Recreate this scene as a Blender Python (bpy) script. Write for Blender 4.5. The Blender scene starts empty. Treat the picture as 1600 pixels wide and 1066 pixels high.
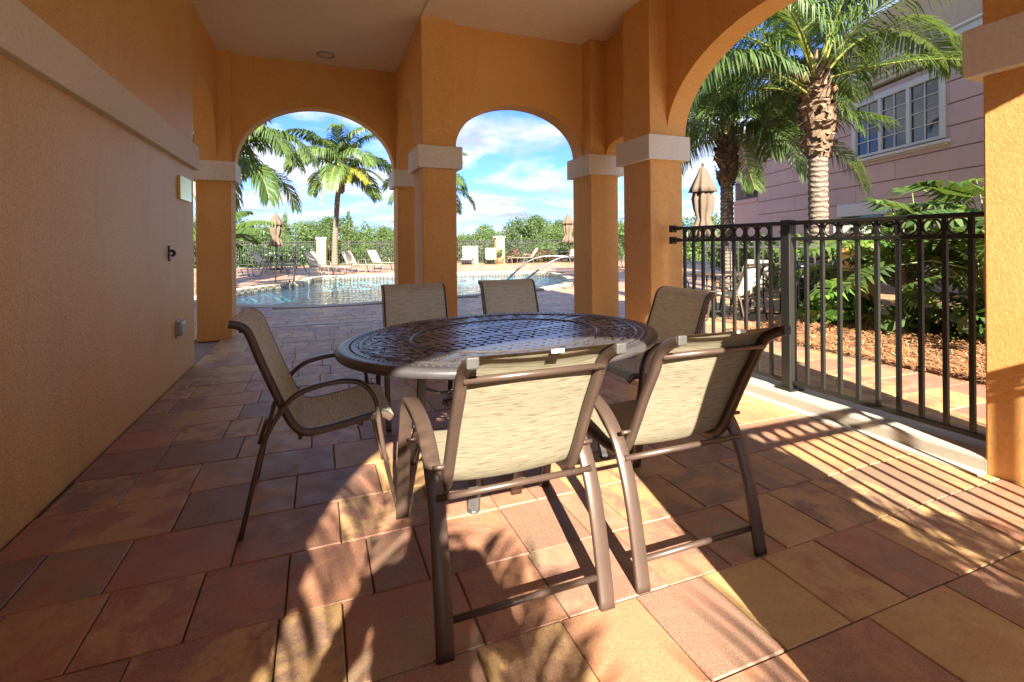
import bpy, math, random
import numpy as np
from mathutils import Vector, Matrix
R = math.radians
PI = math.pi
sc = bpy.context.scene
COL = sc.collection
random.seed(7)

# ------------------------------------------------------------------ camera
YAW, ROLL, FPX, HY, EYE = .3742, -.008, 766., 381.06, 1.25
cam_d = bpy.data.cameras.new('camera')
cam = bpy.data.objects.new('camera', cam_d)
COL.objects.link(cam)
cam_d.sensor_width = 36
cam_d.lens = FPX / 1600 * 36
cam_d.shift_y = -(533 - HY) / 1600
cam_d.clip_start = .02
cam_d.clip_end = 2000
fw = Vector((math.sin(YAW), math.cos(YAW), 0))
rt = Vector((math.cos(YAW), -math.sin(YAW), 0))
up = Vector((0, 0, 1))
rt2 = rt * math.cos(ROLL) + up * math.sin(ROLL)
up2 = -rt * math.sin(ROLL) + up * math.cos(ROLL)
M = Matrix((rt2, up2, -fw)).transposed().to_4x4()
M.translation = Vector((0, 0, EYE))
cam.matrix_world = M
sc.camera = cam

# ------------------------------------------------------------------ light
SUN_EL = R(28.5)
SUN_AZ = math.atan2(-.229, -.973)          # direction TO the sun, x east / y north
to_sun = Vector((math.sin(SUN_AZ) * math.cos(SUN_EL), math.cos(SUN_AZ) * math.cos(SUN_EL), math.sin(SUN_EL)))
sd = bpy.data.lights.new('sun', 'SUN')
sd.energy = 5.0
sd.angle = R(.5)
sd.color = (1, .93, .82)
sun = bpy.data.objects.new('sun', sd)
COL.objects.link(sun)
sun.rotation_euler = to_sun.to_track_quat('Z', 'Y').to_euler()
sun.location = to_sun * 50

w = bpy.data.worlds.new('World')
sc.world = w
w.use_nodes = True
nt = w.node_tree
nt.nodes.clear()
def wn(t, **k):
    n = nt.nodes.new(t)
    for a, b in k.items(): setattr(n, a, b)
    return n
L = nt.links.new
wo = wn('ShaderNodeOutputWorld'); bg = wn('ShaderNodeBackground')
bg.inputs['Strength'].default_value = .125
sky = wn('ShaderNodeTexSky', sky_type='NISHITA')
sky.sun_disc = False
sky.sun_elevation = SUN_EL
sky.sun_rotation = SUN_AZ
sky.air_density = 1.0; sky.dust_density = .4; sky.ozone_density = 2.0
tc = wn('ShaderNodeTexCoord')
sep = wn('ShaderNodeSeparateXYZ'); L(tc.outputs['Generated'], sep.inputs[0])
zc = wn('ShaderNodeMath', operation='MAXIMUM'); L(sep.outputs['Z'], zc.inputs[0]); zc.inputs[1].default_value = 0
za = wn('ShaderNodeMath', operation='ADD'); L(zc.outputs[0], za.inputs[0]); za.inputs[1].default_value = .16
dx = wn('ShaderNodeMath', operation='DIVIDE'); L(sep.outputs['X'], dx.inputs[0]); L(za.outputs[0], dx.inputs[1])
dy = wn('ShaderNodeMath', operation='DIVIDE'); L(sep.outputs['Y'], dy.inputs[0]); L(za.outputs[0], dy.inputs[1])
cmb = wn('ShaderNodeCombineXYZ'); L(dx.outputs[0], cmb.inputs[0]); L(dy.outputs[0], cmb.inputs[1]); cmb.inputs[2].default_value = 3.7
n1 = wn('ShaderNodeTexNoise'); L(cmb.outputs[0], n1.inputs['Vector'])
n1.inputs['Scale'].default_value = 1.35; n1.inputs['Detail'].default_value = 9; n1.inputs['Roughness'].default_value = .58; n1.inputs['Distortion'].default_value = .35
r1 = wn('ShaderNodeValToRGB'); L(n1.outputs['Fac'], r1.inputs[0])
r1.color_ramp.elements[0].position = .43; r1.color_ramp.elements[0].color = (0, 0, 0, 1)
r1.color_ramp.elements[1].position = .60; r1.color_ramp.elements[1].color = (1, 1, 1, 1)
n2 = wn('ShaderNodeTexNoise'); L(cmb.outputs[0], n2.inputs['Vector'])
n2.inputs['Scale'].default_value = 2.1; n2.inputs['Detail'].default_value = 6
r2 = wn('ShaderNodeValToRGB'); L(n2.outputs['Fac'], r2.inputs[0])
r2.color_ramp.elements[0].position = .36; r2.color_ramp.elements[0].color = (.95, 1.1, 1.35, 1)
r2.color_ramp.elements[1].position = .68; r2.color_ramp.elements[1].color = (2.3, 2.35, 2.4, 1)
tint = wn('ShaderNodeMix', data_type='RGBA', blend_type='MULTIPLY'); tint.inputs[0].default_value = 1
L(sky.outputs[0], tint.inputs[6]); tint.inputs[7].default_value = (.135, .21, .42, 1)
mx = wn('ShaderNodeMix', data_type='RGBA')
L(r1.outputs[0], mx.inputs[0]); L(tint.outputs[2], mx.inputs[6]); L(r2.outputs[0], mx.inputs[7])
L(mx.outputs[2], bg.inputs[0]); L(bg.outputs[0], wo.inputs[0])

vs = sc.view_settings
vs.view_transform = 'Standard'
vs.look = 'None'
vs.exposure = 2.55
vs.gamma = 1
vs.use_curve_mapping = False
sc.cycles.max_bounces = 10
sc.cycles.diffuse_bounces = 6
sc.cycles.glossy_bounces = 3
sc.cycles.transparent_max_bounces = 12
sc.cycles.sample_clamp_indirect = 8
sc.cycles.use_denoising = True

# ------------------------------------------------------------------ materials
MATS = {}
class NG:
    def __init__(s, name):
        s.m = bpy.data.materials.new(name); s.m.use_nodes = True
        s.t = s.m.node_tree; s.b = s.t.nodes['Principled BSDF']
        MATS[name] = s.m
    def n(s, t, **k):
        n = s.t.nodes.new(t)
        for a, b in k.items(): setattr(n, a, b)
        return n
    def l(s, a, b): s.t.links.new(a, b)
    def coord(s, kind='Object'):
        return s.n('ShaderNodeTexCoord').outputs[kind]
    def mapping(s, src, scale=(1, 1, 1), rot=(0, 0, 0)):
        m = s.n('ShaderNodeMapping'); s.l(src, m.inputs[0]); m.inputs['Scale'].default_value = scale; m.inputs['Rotation'].default_value = rot
        return m.outputs[0]
    def noise(s, src, scale, detail=4, rough=.5, dist=0):
        n = s.n('ShaderNodeTexNoise'); s.l(src, n.inputs['Vector'])
        n.inputs['Scale'].default_value = scale; n.inputs['Detail'].default_value = detail
        n.inputs['Roughness'].default_value = rough; n.inputs['Distortion'].default_value = dist
        return n.outputs['Fac']
    def ramp(s, fac, stops, interp='LINEAR'):
        r = s.n('ShaderNodeValToRGB'); s.l(fac, r.inputs[0]); cr = r.color_ramp; cr.interpolation = interp
        while len(cr.elements) < len(stops): cr.elements.new(.5)
        for e, (p, c) in zip(cr.elements, stops):
            e.position = p; e.color = (c[0], c[1], c[2], 1) if hasattr(c, '__len__') else (c, c, c, 1)
        return r.outputs[0]
    def mix(s, fac, a, b, mode='MIX'):
        m = s.n('ShaderNodeMix', data_type='RGBA', blend_type=mode)
        for i, v in ((0, fac), (6, a), (7, b)):
            if hasattr(v, 'links') or hasattr(v, 'is_linked'): s.l(v, m.inputs[i])
            elif i == 0: m.inputs[0].default_value = v
            else: m.inputs[i].default_value = (v[0], v[1], v[2], 1)
        return m.outputs[2]
    def math(s, op, a, b=None):
        m = s.n('ShaderNodeMath', operation=op)
        for i, v in ((0, a), (1, b)):
            if v is None: continue
            if hasattr(v, 'is_linked'): s.l(v, m.inputs[i])
            else: m.inputs[i].default_value = v
        return m.outputs[0]
    def bump(s, h, strength=.3, dist=.01, prev=None):
        b = s.n('ShaderNodeBump'); s.l(h, b.inputs['Height']); b.inputs['Strength'].default_value = strength; b.inputs['Distance'].default_value = dist
        if prev is not None: s.l(prev, b.inputs['Normal'])
        s.l(b.outputs[0], s.b.inputs['Normal']); return b.outputs[0]
    def color(s, c):
        if hasattr(c, 'is_linked'): s.l(c, s.b.inputs['Base Color'])
        else: s.b.inputs['Base Color'].default_value = (c[0], c[1], c[2], 1)
    def set(s, **k):
        for a, v in k.items():
            key = a.replace('_', ' ').title() if a not in ('ior',) else 'IOR'
            if hasattr(v, 'is_linked'): s.l(v, s.b.inputs[key])
            else: s.b.inputs[key].default_value = v

def simple(name, c, rough=.5, metal=0., var=.25, nscale=6, bump=0, bscale=60, bdist=.003):
    g = NG(name); co = g.coord()
    n = g.noise(co, nscale, 5, .6)
    g.color(g.mix(n, tuple(x * (1 - var) for x in c), tuple(min(1, x * (1 + var)) for x in c)))
    g.set(roughness=rough, metallic=metal)
    if bump: g.bump(g.noise(co, bscale, 4, .6), bump, bdist)
    return g.m

def stucco(name, c, c2, rough=.75, strength=.55, sky_sheen=None):
    g = NG(name); co = g.coord()
    big = g.noise(co, .9, 5, .6)
    f = g.ramp(big, [(.35, 0), (.7, 1)])
    col = g.mix(f, c, c2)
    fine = g.noise(co, 42, 6, .75)
    col = g.mix(g.ramp(fine, [(.42, .0), (.62, .42)]), col, tuple(x * .68 for x in c), 'MIX')
    stn = g.noise(g.mapping(co, (1.6, 1.6, .35)), 3.1, 7, .7)
    col = g.mix(g.ramp(stn, [(.52, 0), (.78, .28)]), col, tuple(x * .6 for x in c))
    if sky_sheen:
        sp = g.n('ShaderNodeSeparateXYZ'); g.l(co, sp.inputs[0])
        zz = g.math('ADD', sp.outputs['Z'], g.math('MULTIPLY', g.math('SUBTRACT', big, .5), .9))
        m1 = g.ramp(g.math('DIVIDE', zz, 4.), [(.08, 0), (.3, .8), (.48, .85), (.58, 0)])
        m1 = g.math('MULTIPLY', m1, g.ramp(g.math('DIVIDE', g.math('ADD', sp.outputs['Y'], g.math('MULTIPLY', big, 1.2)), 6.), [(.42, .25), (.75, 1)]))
        col = g.mix(m1, col, sky_sheen)  # sky sheen painted into the wall colour as a beige mid-height zone
        st = g.noise(g.mapping(co, (2.2, 2.2, .5)), 2.4, 6, .65)
        col = g.mix(g.ramp(st, [(.5, 0), (.8, .22)]), col, (.25, .16, .10))
    if sky_sheen:
        sk = g.noise(co, 65, 5, .8)
        col = g.mix(g.ramp(sk, [(.36, .55), (.5, 0)]), col, (.30, .19, .11))
    g.color(col); g.set(roughness=rough)
    h = g.noise(co, 70 if sky_sheen else 95, 5, .7)
    h2 = g.noise(co, 34, 3, .5)
    b = g.bump(h2, strength * .25, .007)
    g.bump(h, strength, .006, b)
    return g.m

stucco('orange_stucco', (.72, .37, .105), (.77, .43, .14), strength=.42)
stucco('left_wall_stucco', (.76, .43, .11), (.78, .48, .16), rough=.5, strength=1.0, sky_sheen=(.78, .60, .33))
stucco('trim_concrete', (.76, .70, .58), (.70, .64, .54), rough=.8, strength=.25)
stucco('ceiling_paint', (.84, .74, .57), (.80, .70, .54), rough=.85, strength=.12)
stucco('cream_stucco', (.52, .37, .15), (.48, .33, .12), rough=.8, strength=.3)
simple('white_trim', (.52, .50, .45), .6, var=.08)
stucco('pink_stucco', (.56, .37, .32), (.46, .32, .30), rough=.85, strength=.25)
stucco('beige_stucco', (.5, .36, .22), (.46, .33, .2), rough=.85, strength=.2)
stucco('bounce_concrete', (.60, .56, .48), (.54, .50, .43), rough=.8, strength=.2)
stucco('curb_concrete', (.40, .34, .26), (.33, .29, .23), rough=.8, strength=.25)
simple('rail_black', (.012, .0118, .009), .42, .0, .3, 9)
simple('bronze_frame', (.085, .055, .040), .36, .35, .22, 14, .08, 400, .0006)
simple('chair_cap', (.05, .046, .04), .6)
simple('steel', (.17, .18, .19), .32, 1., .1)
simple('bin_dark', (.03, .032, .036), .5)
simple('bin_lid', (.16, .17, .19), .5)
simple('grout', (.24, .18, .13), .9, bump=.4, bscale=120)
simple('trunk_bark', (.23, .18, .125), .9, var=.35, nscale=9, bump=.8, bscale=35, bdist=.02)
g = NG('palm_trunk'); co = g.coord()
wv = g.n('ShaderNodeTexWave', wave_type='BANDS', bands_direction='Z'); g.l(co, wv.inputs['Vector']); wv.inputs['Scale'].default_value = 3.4; wv.inputs['Distortion'].default_value = 4.; wv.inputs['Detail'].default_value = 3; wv.inputs['Detail Scale'].default_value = 2.
nn = g.noise(co, 14, 5, .65)
c_ = g.mix(g.ramp(wv.outputs['Fac'], [(.05, 0), (.4, 1)]), (.085, .064, .045), (.15, .115, .08))
g.color(g.mix(g.ramp(nn, [(.4, 0), (.7, .7)]), c_, (.15, .11, .08))); g.set(roughness=.9)
b_ = g.bump(wv.outputs['Fac'], .8, .03); g.bump(nn, .6, .015, b_)
simple('boot_fibre', (.17, .105, .06), .95, var=.5, nscale=9, bump=.8, bscale=60, bdist=.01)
simple('brass', (.75, .6, .25), .18, 1., .1)
simple('plastic_grey', (.36, .34, .30), .4)
simple('dark_plastic', (.02, .02, .02), .4)
simple('umbrella_cloth', (.10, .07, .045), .85, var=.2, nscale=14, bump=.3)
simple('lounger_sling', (.44, .38, .27), .7, var=.1)
simple('lounger_frame', (.16, .12, .09), .45, .3)
simple('shirt', (.1, .12, .2), .8)
simple('trousers', (.08, .08, .09), .8)
simple('skin', (.5, .3, .2), .6)
simple('hair', (.05, .03, .02), .8)
simple('towel_white', (.5, .5, .5), .8)
simple('terracotta', (.32, .1, .04), .8)
simple('flower_petals', (.075, .022, .016), .8, var=.5, nscale=30)
simple('coconut', (.24, .13, .035), .6, var=.4, nscale=8)
simple('drain_metal', (.35, .33, .3), .5)

# pavers: every stone mottled between two blends of the clay palette, plus per-stone randomness
g = NG('paver_clay'); co = g.coord()
oi = g.n('ShaderNodeObjectInfo'); ge = g.n('ShaderNodeNewGeometry')
posn = ge.outputs['Position']
rnd = g.math('FRACT', g.math('ADD', g.math('MULTIPLY', oi.outputs['Random'], 7.31), g.math('MULTIPLY', ge.outputs['Random Per Island'], 3.77)))
rnd2 = g.math('FRACT', g.math('MULTIPLY', rnd, 17.3))
off = g.n('ShaderNodeCombineXYZ'); g.l(g.math('MULTIPLY', rnd, 40.), off.inputs[2])
va = g.n('ShaderNodeVectorMath', operation='ADD'); g.l(posn, va.inputs[0]); g.l(off.outputs[0], va.inputs[1])
cA = g.ramp(rnd, [(0, (.26, .10, .060)), (.15, (.36, .155, .072)), (.3, (.23, .10, .070)), (.45, (.43, .25, .095)), (.6, (.32, .12, .065)), (.75, (.24, .115, .07)), (.88, (.41, .22, .08))], 'CONSTANT')
cB = g.ramp(rnd2, [(0, (.46, .28, .105)), (.25, (.20, .105, .07)), (.5, (.37, .155, .075)), (.75, (.26, .175, .105))], 'CONSTANT')
blob = g.noise(va.outputs[0], 5.2, 7, .68, .5)
col = g.mix(g.ramp(blob, [(.45, 0), (.57, 1)]), cA, cB)
fine = g.noise(posn, 210, 5, .75)
col = g.mix(g.ramp(fine, [(.42, .0), (.66, .42)]), col, (.56, .41, .25))
gr2 = g.noise(posn, 70, 6, .8)
col = g.mix(g.ramp(gr2, [(.35, .35), (.5, 0)]), col, (.12, .075, .05))
dirt = g.noise(posn, 1.6, 6, .65)
col = g.mix(g.ramp(dirt, [(.5, 0), (.8, .4)]), col, (.12, .085, .06))
spk = g.noise(posn, 420, 2, .5)
col = g.mix(g.ramp(spk, [(.68, 0), (.74, .5)]), col, (.6, .5, .4))
g.color(col)
g.set(roughness=g.ramp(g.noise(posn, 9, 4, .6), [(.3, .34), (.7, .58)]))
bb = g.bump(g.noise(posn, 12, 4, .5), .12, .01)
g.bump(fine, .4, .004, bb)

# table metal
g = NG('cast_bronze'); co = g.coord()
n = g.noise(co, 30, 5, .6)
g.color(g.mix(n, (.035, .032, .032), (.075, .068, .066)))
g.set(roughness=.3, metallic=.1, ior=1.9)
g.bump(g.noise(co, 160, 3, .6), .15, .002)

# sling fabric
def sling(name, a, b, c):
    g = NG(name); uv = g.coord('UV')
    n = g.noise(g.mapping(uv, (9, 230, 1)), 1., 3, .6)
    n2 = g.noise(g.mapping(uv, (14, 170, 1)), 1., 2, .5)
    col = g.mix(g.ramp(n, [(.38, 0), (.62, 1)]), a, b)
    col = g.mix(g.ramp(n2, [(.53, 0), (.66, .8)]), col, c)
    g.color(col)
    g.set(roughness=.7)
    g.bump(n, .5, .002)
    tr = g.n('ShaderNodeBsdfTranslucent'); g.l(col, tr.inputs[0])
    ms = g.n('ShaderNodeMixShader'); ms.inputs[0].default_value = .18
    out = g.t.nodes['Material Output']
    g.l(g.b.outputs[0], ms.inputs[1]); g.l(tr.outputs[0], ms.inputs[2]); g.l(ms.outputs[0], out.inputs[0])
sling('sling_tan', (.27, .235, .155), (.20, .17, .105), (.12, .095, .058))
sling('sling_olive', (.66, .68, .51), (.53, .54, .40), (.36, .35, .25))

# leaves
def leaf(name, a, b, trans=.35, rough=.42, nscale=1.2):
    g = NG(name); co = g.n('ShaderNodeNewGeometry').outputs['Position']
    oi = g.n('ShaderNodeObjectInfo')
    isl = g.n('ShaderNodeNewGeometry').outputs['Random Per Island']
    f = g.math('ADD', g.math('MULTIPLY', g.noise(co, nscale, 4, .6), .7), g.math('MULTIPLY', isl, .4))
    f = g.math('ADD', f, g.math('MULTIPLY', g.math('SUBTRACT', oi.outputs['Random'], .5), .25))
    col = g.mix(g.ramp(f, [(.3, 0), (.8, 1)]), a, b)
    g.color(col); g.set(roughness=rough)
    tr = g.n('ShaderNodeBsdfTranslucent'); g.l(g.mix(.5, col, (.25, .32, .03), 'ADD'), tr.inputs[0])
    ms = g.n('ShaderNodeMixShader'); ms.inputs[0].default_value = trans
    out = g.t.nodes['Material Output']
    g.l(g.b.outputs[0], ms.inputs[1]); g.l(tr.outputs[0], ms.inputs[2]); g.l(ms.outputs[0], out.inputs[0])
leaf('palm_leaf', (.022, .052, .014), (.085, .13, .026), .25, .5, .8)
leaf('palm_leaf_yellow', (.12, .14, .015), (.30, .27, .025), .35, .4, .8)
leaf('bright_leaf', (.05, .12, .02), (.14, .24, .03), .35)
leaf('dark_leaf', (.018, .045, .014), (.05, .09, .02), .2)
leaf('tree_leaf', (.028, .055, .012), (.085, .13, .025), .25, .7, .35)
leaf('tree_leaf_far', (.04, .07, .02), (.10, .145, .03), .3, .7, .2)
leaf('frond_stem', (.14, .16, .03), (.24, .24, .05), .05)
leaf('dead_leaf', (.16, .10, .05), (.26, .17, .08), .15, .8)
simple('petiole', (.12, .15, .05), .5)

g = NG('pine_straw'); isl = g.n('ShaderNodeNewGeometry').outputs['Random Per Island']
g.color(g.ramp(isl, [(0, (.30, .12, .045)), (.5, (.46, .21, .08)), (1, (.58, .33, .15))])); g.set(roughness=.8)
simple('mulch_ground', (.20, .095, .045), .95, var=.5, nscale=20, bump=.8, bscale=60, bdist=.03)
simple('soil', (.05, .04, .025), .95, var=.4, bump=.6)

g = NG('field_grass'); co = g.coord()
n = g.noise(co, .5, 8, .7)
g.color(g.mix(n, (.05, .09, .015), (.16, .19, .04))); g.set(roughness=.95); g.bump(g.noise(co, 6, 6, .8), 1., .3)

# window glass (dark pane mirroring the sky)
g = NG('window_glass'); g.color((.012, .016, .02)); g.set(roughness=.03, metallic=0., ior=1.6)

# pool
g = NG('pool_plaster'); co = g.coord()
v = g.n('ShaderNodeTexVoronoi', feature='SMOOTH_F1'); g.l(co, v.inputs['Vector']); v.inputs['Scale'].default_value = 2.2
g.color(g.mix(g.noise(co, .8, 3, .5), (.38, .86, .90), (.60, .95, .95))); g.set(roughness=.7)
g = NG('pool_tile'); co = g.coord()
c = g.n('ShaderNodeTexChecker'); g.l(g.mapping(co, (14, 14, 14)), c.inputs[0]); c.inputs['Scale'].default_value = 1.
c.inputs['Color1'].default_value = (.05, .08, .09, 1); c.inputs['Color2'].default_value = (.33, .28, .2, 1)
g.l(c.outputs[0], g.b.inputs['Base Color']); g.set(roughness=.25)
g = NG('water'); co = g.coord()
b = g.n('ShaderNodeBump'); g.l(g.noise(g.mapping(co, (1, 1, 1)), 3.2, 4, .55, .4), b.inputs['Height']); b.inputs['Strength'].default_value = .8; b.inputs['Distance'].default_value = .07
fr = g.n('ShaderNodeFresnel'); fr.inputs[0].default_value = 1.22; g.l(b.outputs[0], fr.inputs['Normal'])
gl = g.n('ShaderNodeBsdfGlossy'); gl.inputs['Roughness'].default_value = .02; g.l(b.outputs[0], gl.inputs['Normal'])
tp = g.n('ShaderNodeBsdfTransparent'); tp.inputs[0].default_value = (.5, .92, .98, 1)
ms = g.n('ShaderNodeMixShader'); g.l(fr.outputs[0], ms.inputs[0]); g.l(tp.outputs[0], ms.inputs[1]); g.l(gl.outputs[0], ms.inputs[2])
g.l(ms.outputs[0], g.t.nodes['Material Output'].inputs[0])

# ------------------------------------------------------------------ mesh helpers
class MB:
    def __init__(s): s.v = []; s.f = []; s.uv = None
    def add(s, vs, fs):
        k = len(s.v); s.v.extend([tuple(p) for p in vs]); s.f.extend([tuple(i + k for i in f) for f in fs]); return s
    def box(s, x0, x1, y0, y1, z0, z1):
        return s.add([(x0, y0, z0), (x1, y0, z0), (x1, y1, z0), (x0, y1, z0), (x0, y0, z1), (x1, y0, z1), (x1, y1, z1), (x0, y1, z1)],
                     [(0, 3, 2, 1), (4, 5, 6, 7), (0, 1, 5, 4), (1, 2, 6, 5), (2, 3, 7, 6), (3, 0, 4, 7)])
    def tube(s, pts, r, n=8, cap=True, flat=1.):
        P = [Vector(p) for p in pts]; m = len(P); rings = []
        rr = r if hasattr(r, '__len__') else [r] * m
        prev = None; vs = []
        for i in range(m):
            t = (P[min(i + 1, m - 1)] - P[max(i - 1, 0)]).normalized()
            if prev is None:
                a = Vector((0, 0, 1)) if abs(t.z) < .9 else Vector((1, 0, 0))
                u = t.cross(a).normalized()
            else: u = (prev - t * prev.dot(t)).normalized()
            prev = u; q = t.cross(u)
            for j in range(n):
                an = 2 * PI * j / n
                vs.append(P[i] + (u * math.cos(an) + q * math.sin(an) * flat) * rr[i])
        fs = []
        for i in range(m - 1):
            for j in range(n):
                a, b = i * n + j, i * n + (j + 1) % n
                fs.append((a, b, b + n, a + n))
        if cap: fs.append(tuple(range(n - 1, -1, -1))); fs.append(tuple((m - 1) * n + j for j in range(n)))
        return s.add(vs, fs)
    def bar(s, pts, side, wd, th, ch=.25):
        """flat bar: path pts, 'side' = width direction, wd width, th thickness"""
        P = [Vector(p) for p in pts]; S = Vector(side).normalized(); m = len(P); vs = []
        for i in range(m):
            t = (P[min(i + 1, m - 1)] - P[max(i - 1, 0)]).normalized()
            n = S.cross(t).normalized()
            a, b = wd / 2, th / 2; c = min(a, b) * ch * 2 * .8
            prof = [(a - c, b), (-a + c, b), (-a, b - c), (-a, -b + c), (-a + c, -b), (a - c, -b), (a, -b + c), (a, b - c)]
            for x, y in prof: vs.append(P[i] + S * x + n * y)
        fs = []; n = 8
        for i in range(m - 1):
            for j in range(n):
                a, b = i * n + j, i * n + (j + 1) % n
                fs.append((a, b, b + n, a + n))
        fs.append(tuple(range(n - 1, -1, -1))); fs.append(tuple((m - 1) * n + j for j in range(n)))
        return s.add(vs, fs)
    def lathe(s, prof, n=24, cx=0, cy=0, mod=None):
        vs = []
        for k, (r, z) in enumerate(prof):
            for j in range(n):
                a = 2 * PI * j / n; q = r * (mod(k, a) if mod else 1)
                vs.append((cx + q * math.cos(a), cy + q * math.sin(a), z))
        fs = []
        for i in range(len(prof) - 1):
            for j in range(n):
                a, b = i * n + j, i * n + (j + 1) % n
                fs.append((a, b, b + n, a + n))
        return s.add(vs, fs)
    def mesh(s, name, mat=None, smooth=False):
        me = bpy.data.meshes.new(name); me.from_pydata([tuple(v) for v in s.v], [], s.f)
        if mat: me.materials.append(MATS[mat])
        if s.uv:
            ul = me.uv_layers.new(name='UVMap')
            flat = []
            for lp in me.loops: flat.extend(s.uv[lp.vertex_index])
            ul.data.foreach_set('uv', flat)
        if smooth:
            me.polygons.foreach_set('use_smooth', [True] * len(me.polygons))
        me.update(); return me
    def build(s, name, mat, parent=None, smooth=False, bevel=0, loc=None):
        o = link(name, s.mesh(name, mat, smooth), parent)
        if bevel:
            m = o.modifiers.new('b', 'BEVEL'); m.width = bevel; m.segments = 2; m.limit_method = 'ANGLE'; m.angle_limit = R(40)
        if loc: o.location = loc
        return o

def link(name, me, parent=None, loc=None, rot=None, scale=None):
    o = bpy.data.objects.new(name, me); COL.objects.link(o)
    if parent is not None: o.parent = parent
    if loc is not None: o.location = loc
    if rot is not None: o.rotation_euler = rot
    if scale is not None: o.scale = scale
    return o
def thing(name, label, cat, loc=(0, 0, 0), rz=0, group=None):
    o = link(name, None, None, loc, (0, 0, rz)); o.empty_display_size = .1
    o['label'] = label; o['category'] = cat
    if group: o['group'] = group
    return o
def tag(o, label, cat, group=None):
    o['label'] = label; o['category'] = cat
    if group: o['group'] = group
    return o
def struct(o): o['kind'] = 'structure'; return o
def stuff(o): o['kind'] = 'stuff'; return o
def copy_tree(src, loc, rz, label, group=None, scale=None):
    r = src.copy(); COL.objects.link(r); r.location = loc; r.rotation_euler = (0, 0, rz); r['label'] = label
    if group: r['group'] = group
    if scale: r.scale = (scale,) * 3
    for ch in src.children:
        c = ch.copy(); COL.objects.link(c); c.parent = r
        for gch in ch.children:
            d = gch.copy(); COL.objects.link(d); d.parent = c
    return r
def smooth_path(pts, k=5):
    P = [Vector(p) for p in pts]; out = []
    for i in range(len(P) - 1):
        p0 = P[max(i - 1, 0)]; p1 = P[i]; p2 = P[i + 1]; p3 = P[min(i + 2, len(P) - 1)]
        for j in range(k):
            t = j / k; t2 = t * t; t3 = t2 * t
            out.append(.5 * ((2 * p1) + (p2 - p0) * t + (2 * p0 - 5 * p1 + 4 * p2 - p3) * t2 + (3 * p1 - p0 - 3 * p2 + p3) * t3))
    out.append(P[-1]); return out

# ------------------------------------------------------------------ ground
m = MB(); m.add([(-400, -400, -.62), (400, -400, -.62), (400, 400, -.62), (-400, 400, -.62)], [(0, 1, 2, 3)])
struct(m.build('ground', 'field_grass'))

# pool outline (x, y)
POOL = [(-2.75, 14.2), (-2.45, 13.1), (-1.9, 12.3), (-1.25, 11.6), (-.6, 11.15), (.0, 10.95), (.7, 10.97), (1.5, 11.25), (2.4, 11.5), (3.3, 11.62),
        (4.1, 11.8), (4.9, 12.1), (5.9, 12.7), (6.9, 13.5), (7.7, 14.5), (8.3, 15.8), (8.8, 17.4), (9.1, 18.9), (8.8, 20.1), (8.0, 20.7), (6.8, 20.7),
        (5.4, 21.0), (4.0, 21.3), (2.6, 21.45), (1.2, 21.4), (.1, 21.1), (-.25, 20.2), (-.3, 19.2), (-.7, 18.3), (-1.3, 17.4), (-1.9, 16.3), (-2.4, 15.2)]
def offset(poly, d):
    n = len(poly); out = []
    for i in range(n):
        a = Vector(poly[i - 1]); b = Vector(poly[(i + 1) % n]); t = (b - a).normalized()
        out.append((poly[i][0] + t.y * d, poly[i][1] - t.x * d))
    return out
def inside(poly, x, y):
    c = False; n = len(poly); j = n - 1
    for i in range(n):
        xi, yi = poly[i]; xj, yj = poly[j]
        if (yi > y) != (yj > y) and x < (xj - xi) * (y - yi) / (yj - yi) + xi: c = not c
        j = i
    return c
POUT = offset(POOL, .32)
if abs(POUT[0][0]) < abs(POOL[0][0]): POUT = offset(POOL, -.32)

# deck base slab: rows of quads around the pool, as a ring plus outer fan
def ring_fill(inner, outer_rect, z):
    x0, x1, y0, y1 = outer_rect; n = len(inner); cx = 3.0; cy = 16.5; vs = []; fs = []
    for (x, y) in inner:
        dxx, dyy = x - cx, y - cy
        t = min([((x1 - cx) / dxx if dxx > 1e-6 else 1e9), ((x0 - cx) / dxx if dxx < -1e-6 else 1e9), ((y1 - cy) / dyy if dyy > 1e-6 else 1e9), ((y0 - cy) / dyy if dyy < -1e-6 else 1e9)])
        vs.append((x, y, z)); vs.append((cx + dxx * t, cy + dyy * t, z))
    for i in range(n):
        a = 2 * i; b = 2 * ((i + 1) % n); fs.append((a, b, b + 1, a + 1))
    # corner fill
    k = len(vs); vs += [(x0, y0, z), (x1, y0, z), (x1, y1, z), (x0, y1, z)]
    for c in range(4):
        cxx, cyy = vs[k + c][:2]
        for i in range(n):
            a = vs[2 * i + 1]; b = vs[2 * ((i + 1) % n) + 1]
            if abs(a[0] - b[0]) > 1e-3 and abs(a[1] - b[1]) > 1e-3:
                if (abs(a[0] - cxx) < 1e-3 or abs(b[0] - cxx) < 1e-3) and (abs(a[1] - cyy) < 1e-3 or abs(b[1] - cyy) < 1e-3):
                    fs.append((2 * i + 1, 2 * ((i + 1) % n) + 1, k + c))
    return vs, fs
m = MB(); m.add(*ring_fill(POOL, (-14, 24, 8.0, 32.5), -.03))
m.box(-14, 24, -2.3, 7.998, -.6, -.03)
struct(m.build('pool_deck', 'grout'))

m = MB(); m.box(-14, 24, -16, -2.302, -.6, -.01)
struct(m.build('rear_bounce_slab', 'bounce_concrete'))  # unseen pale slab, added behind the camera to bounce sun under the roof
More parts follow.
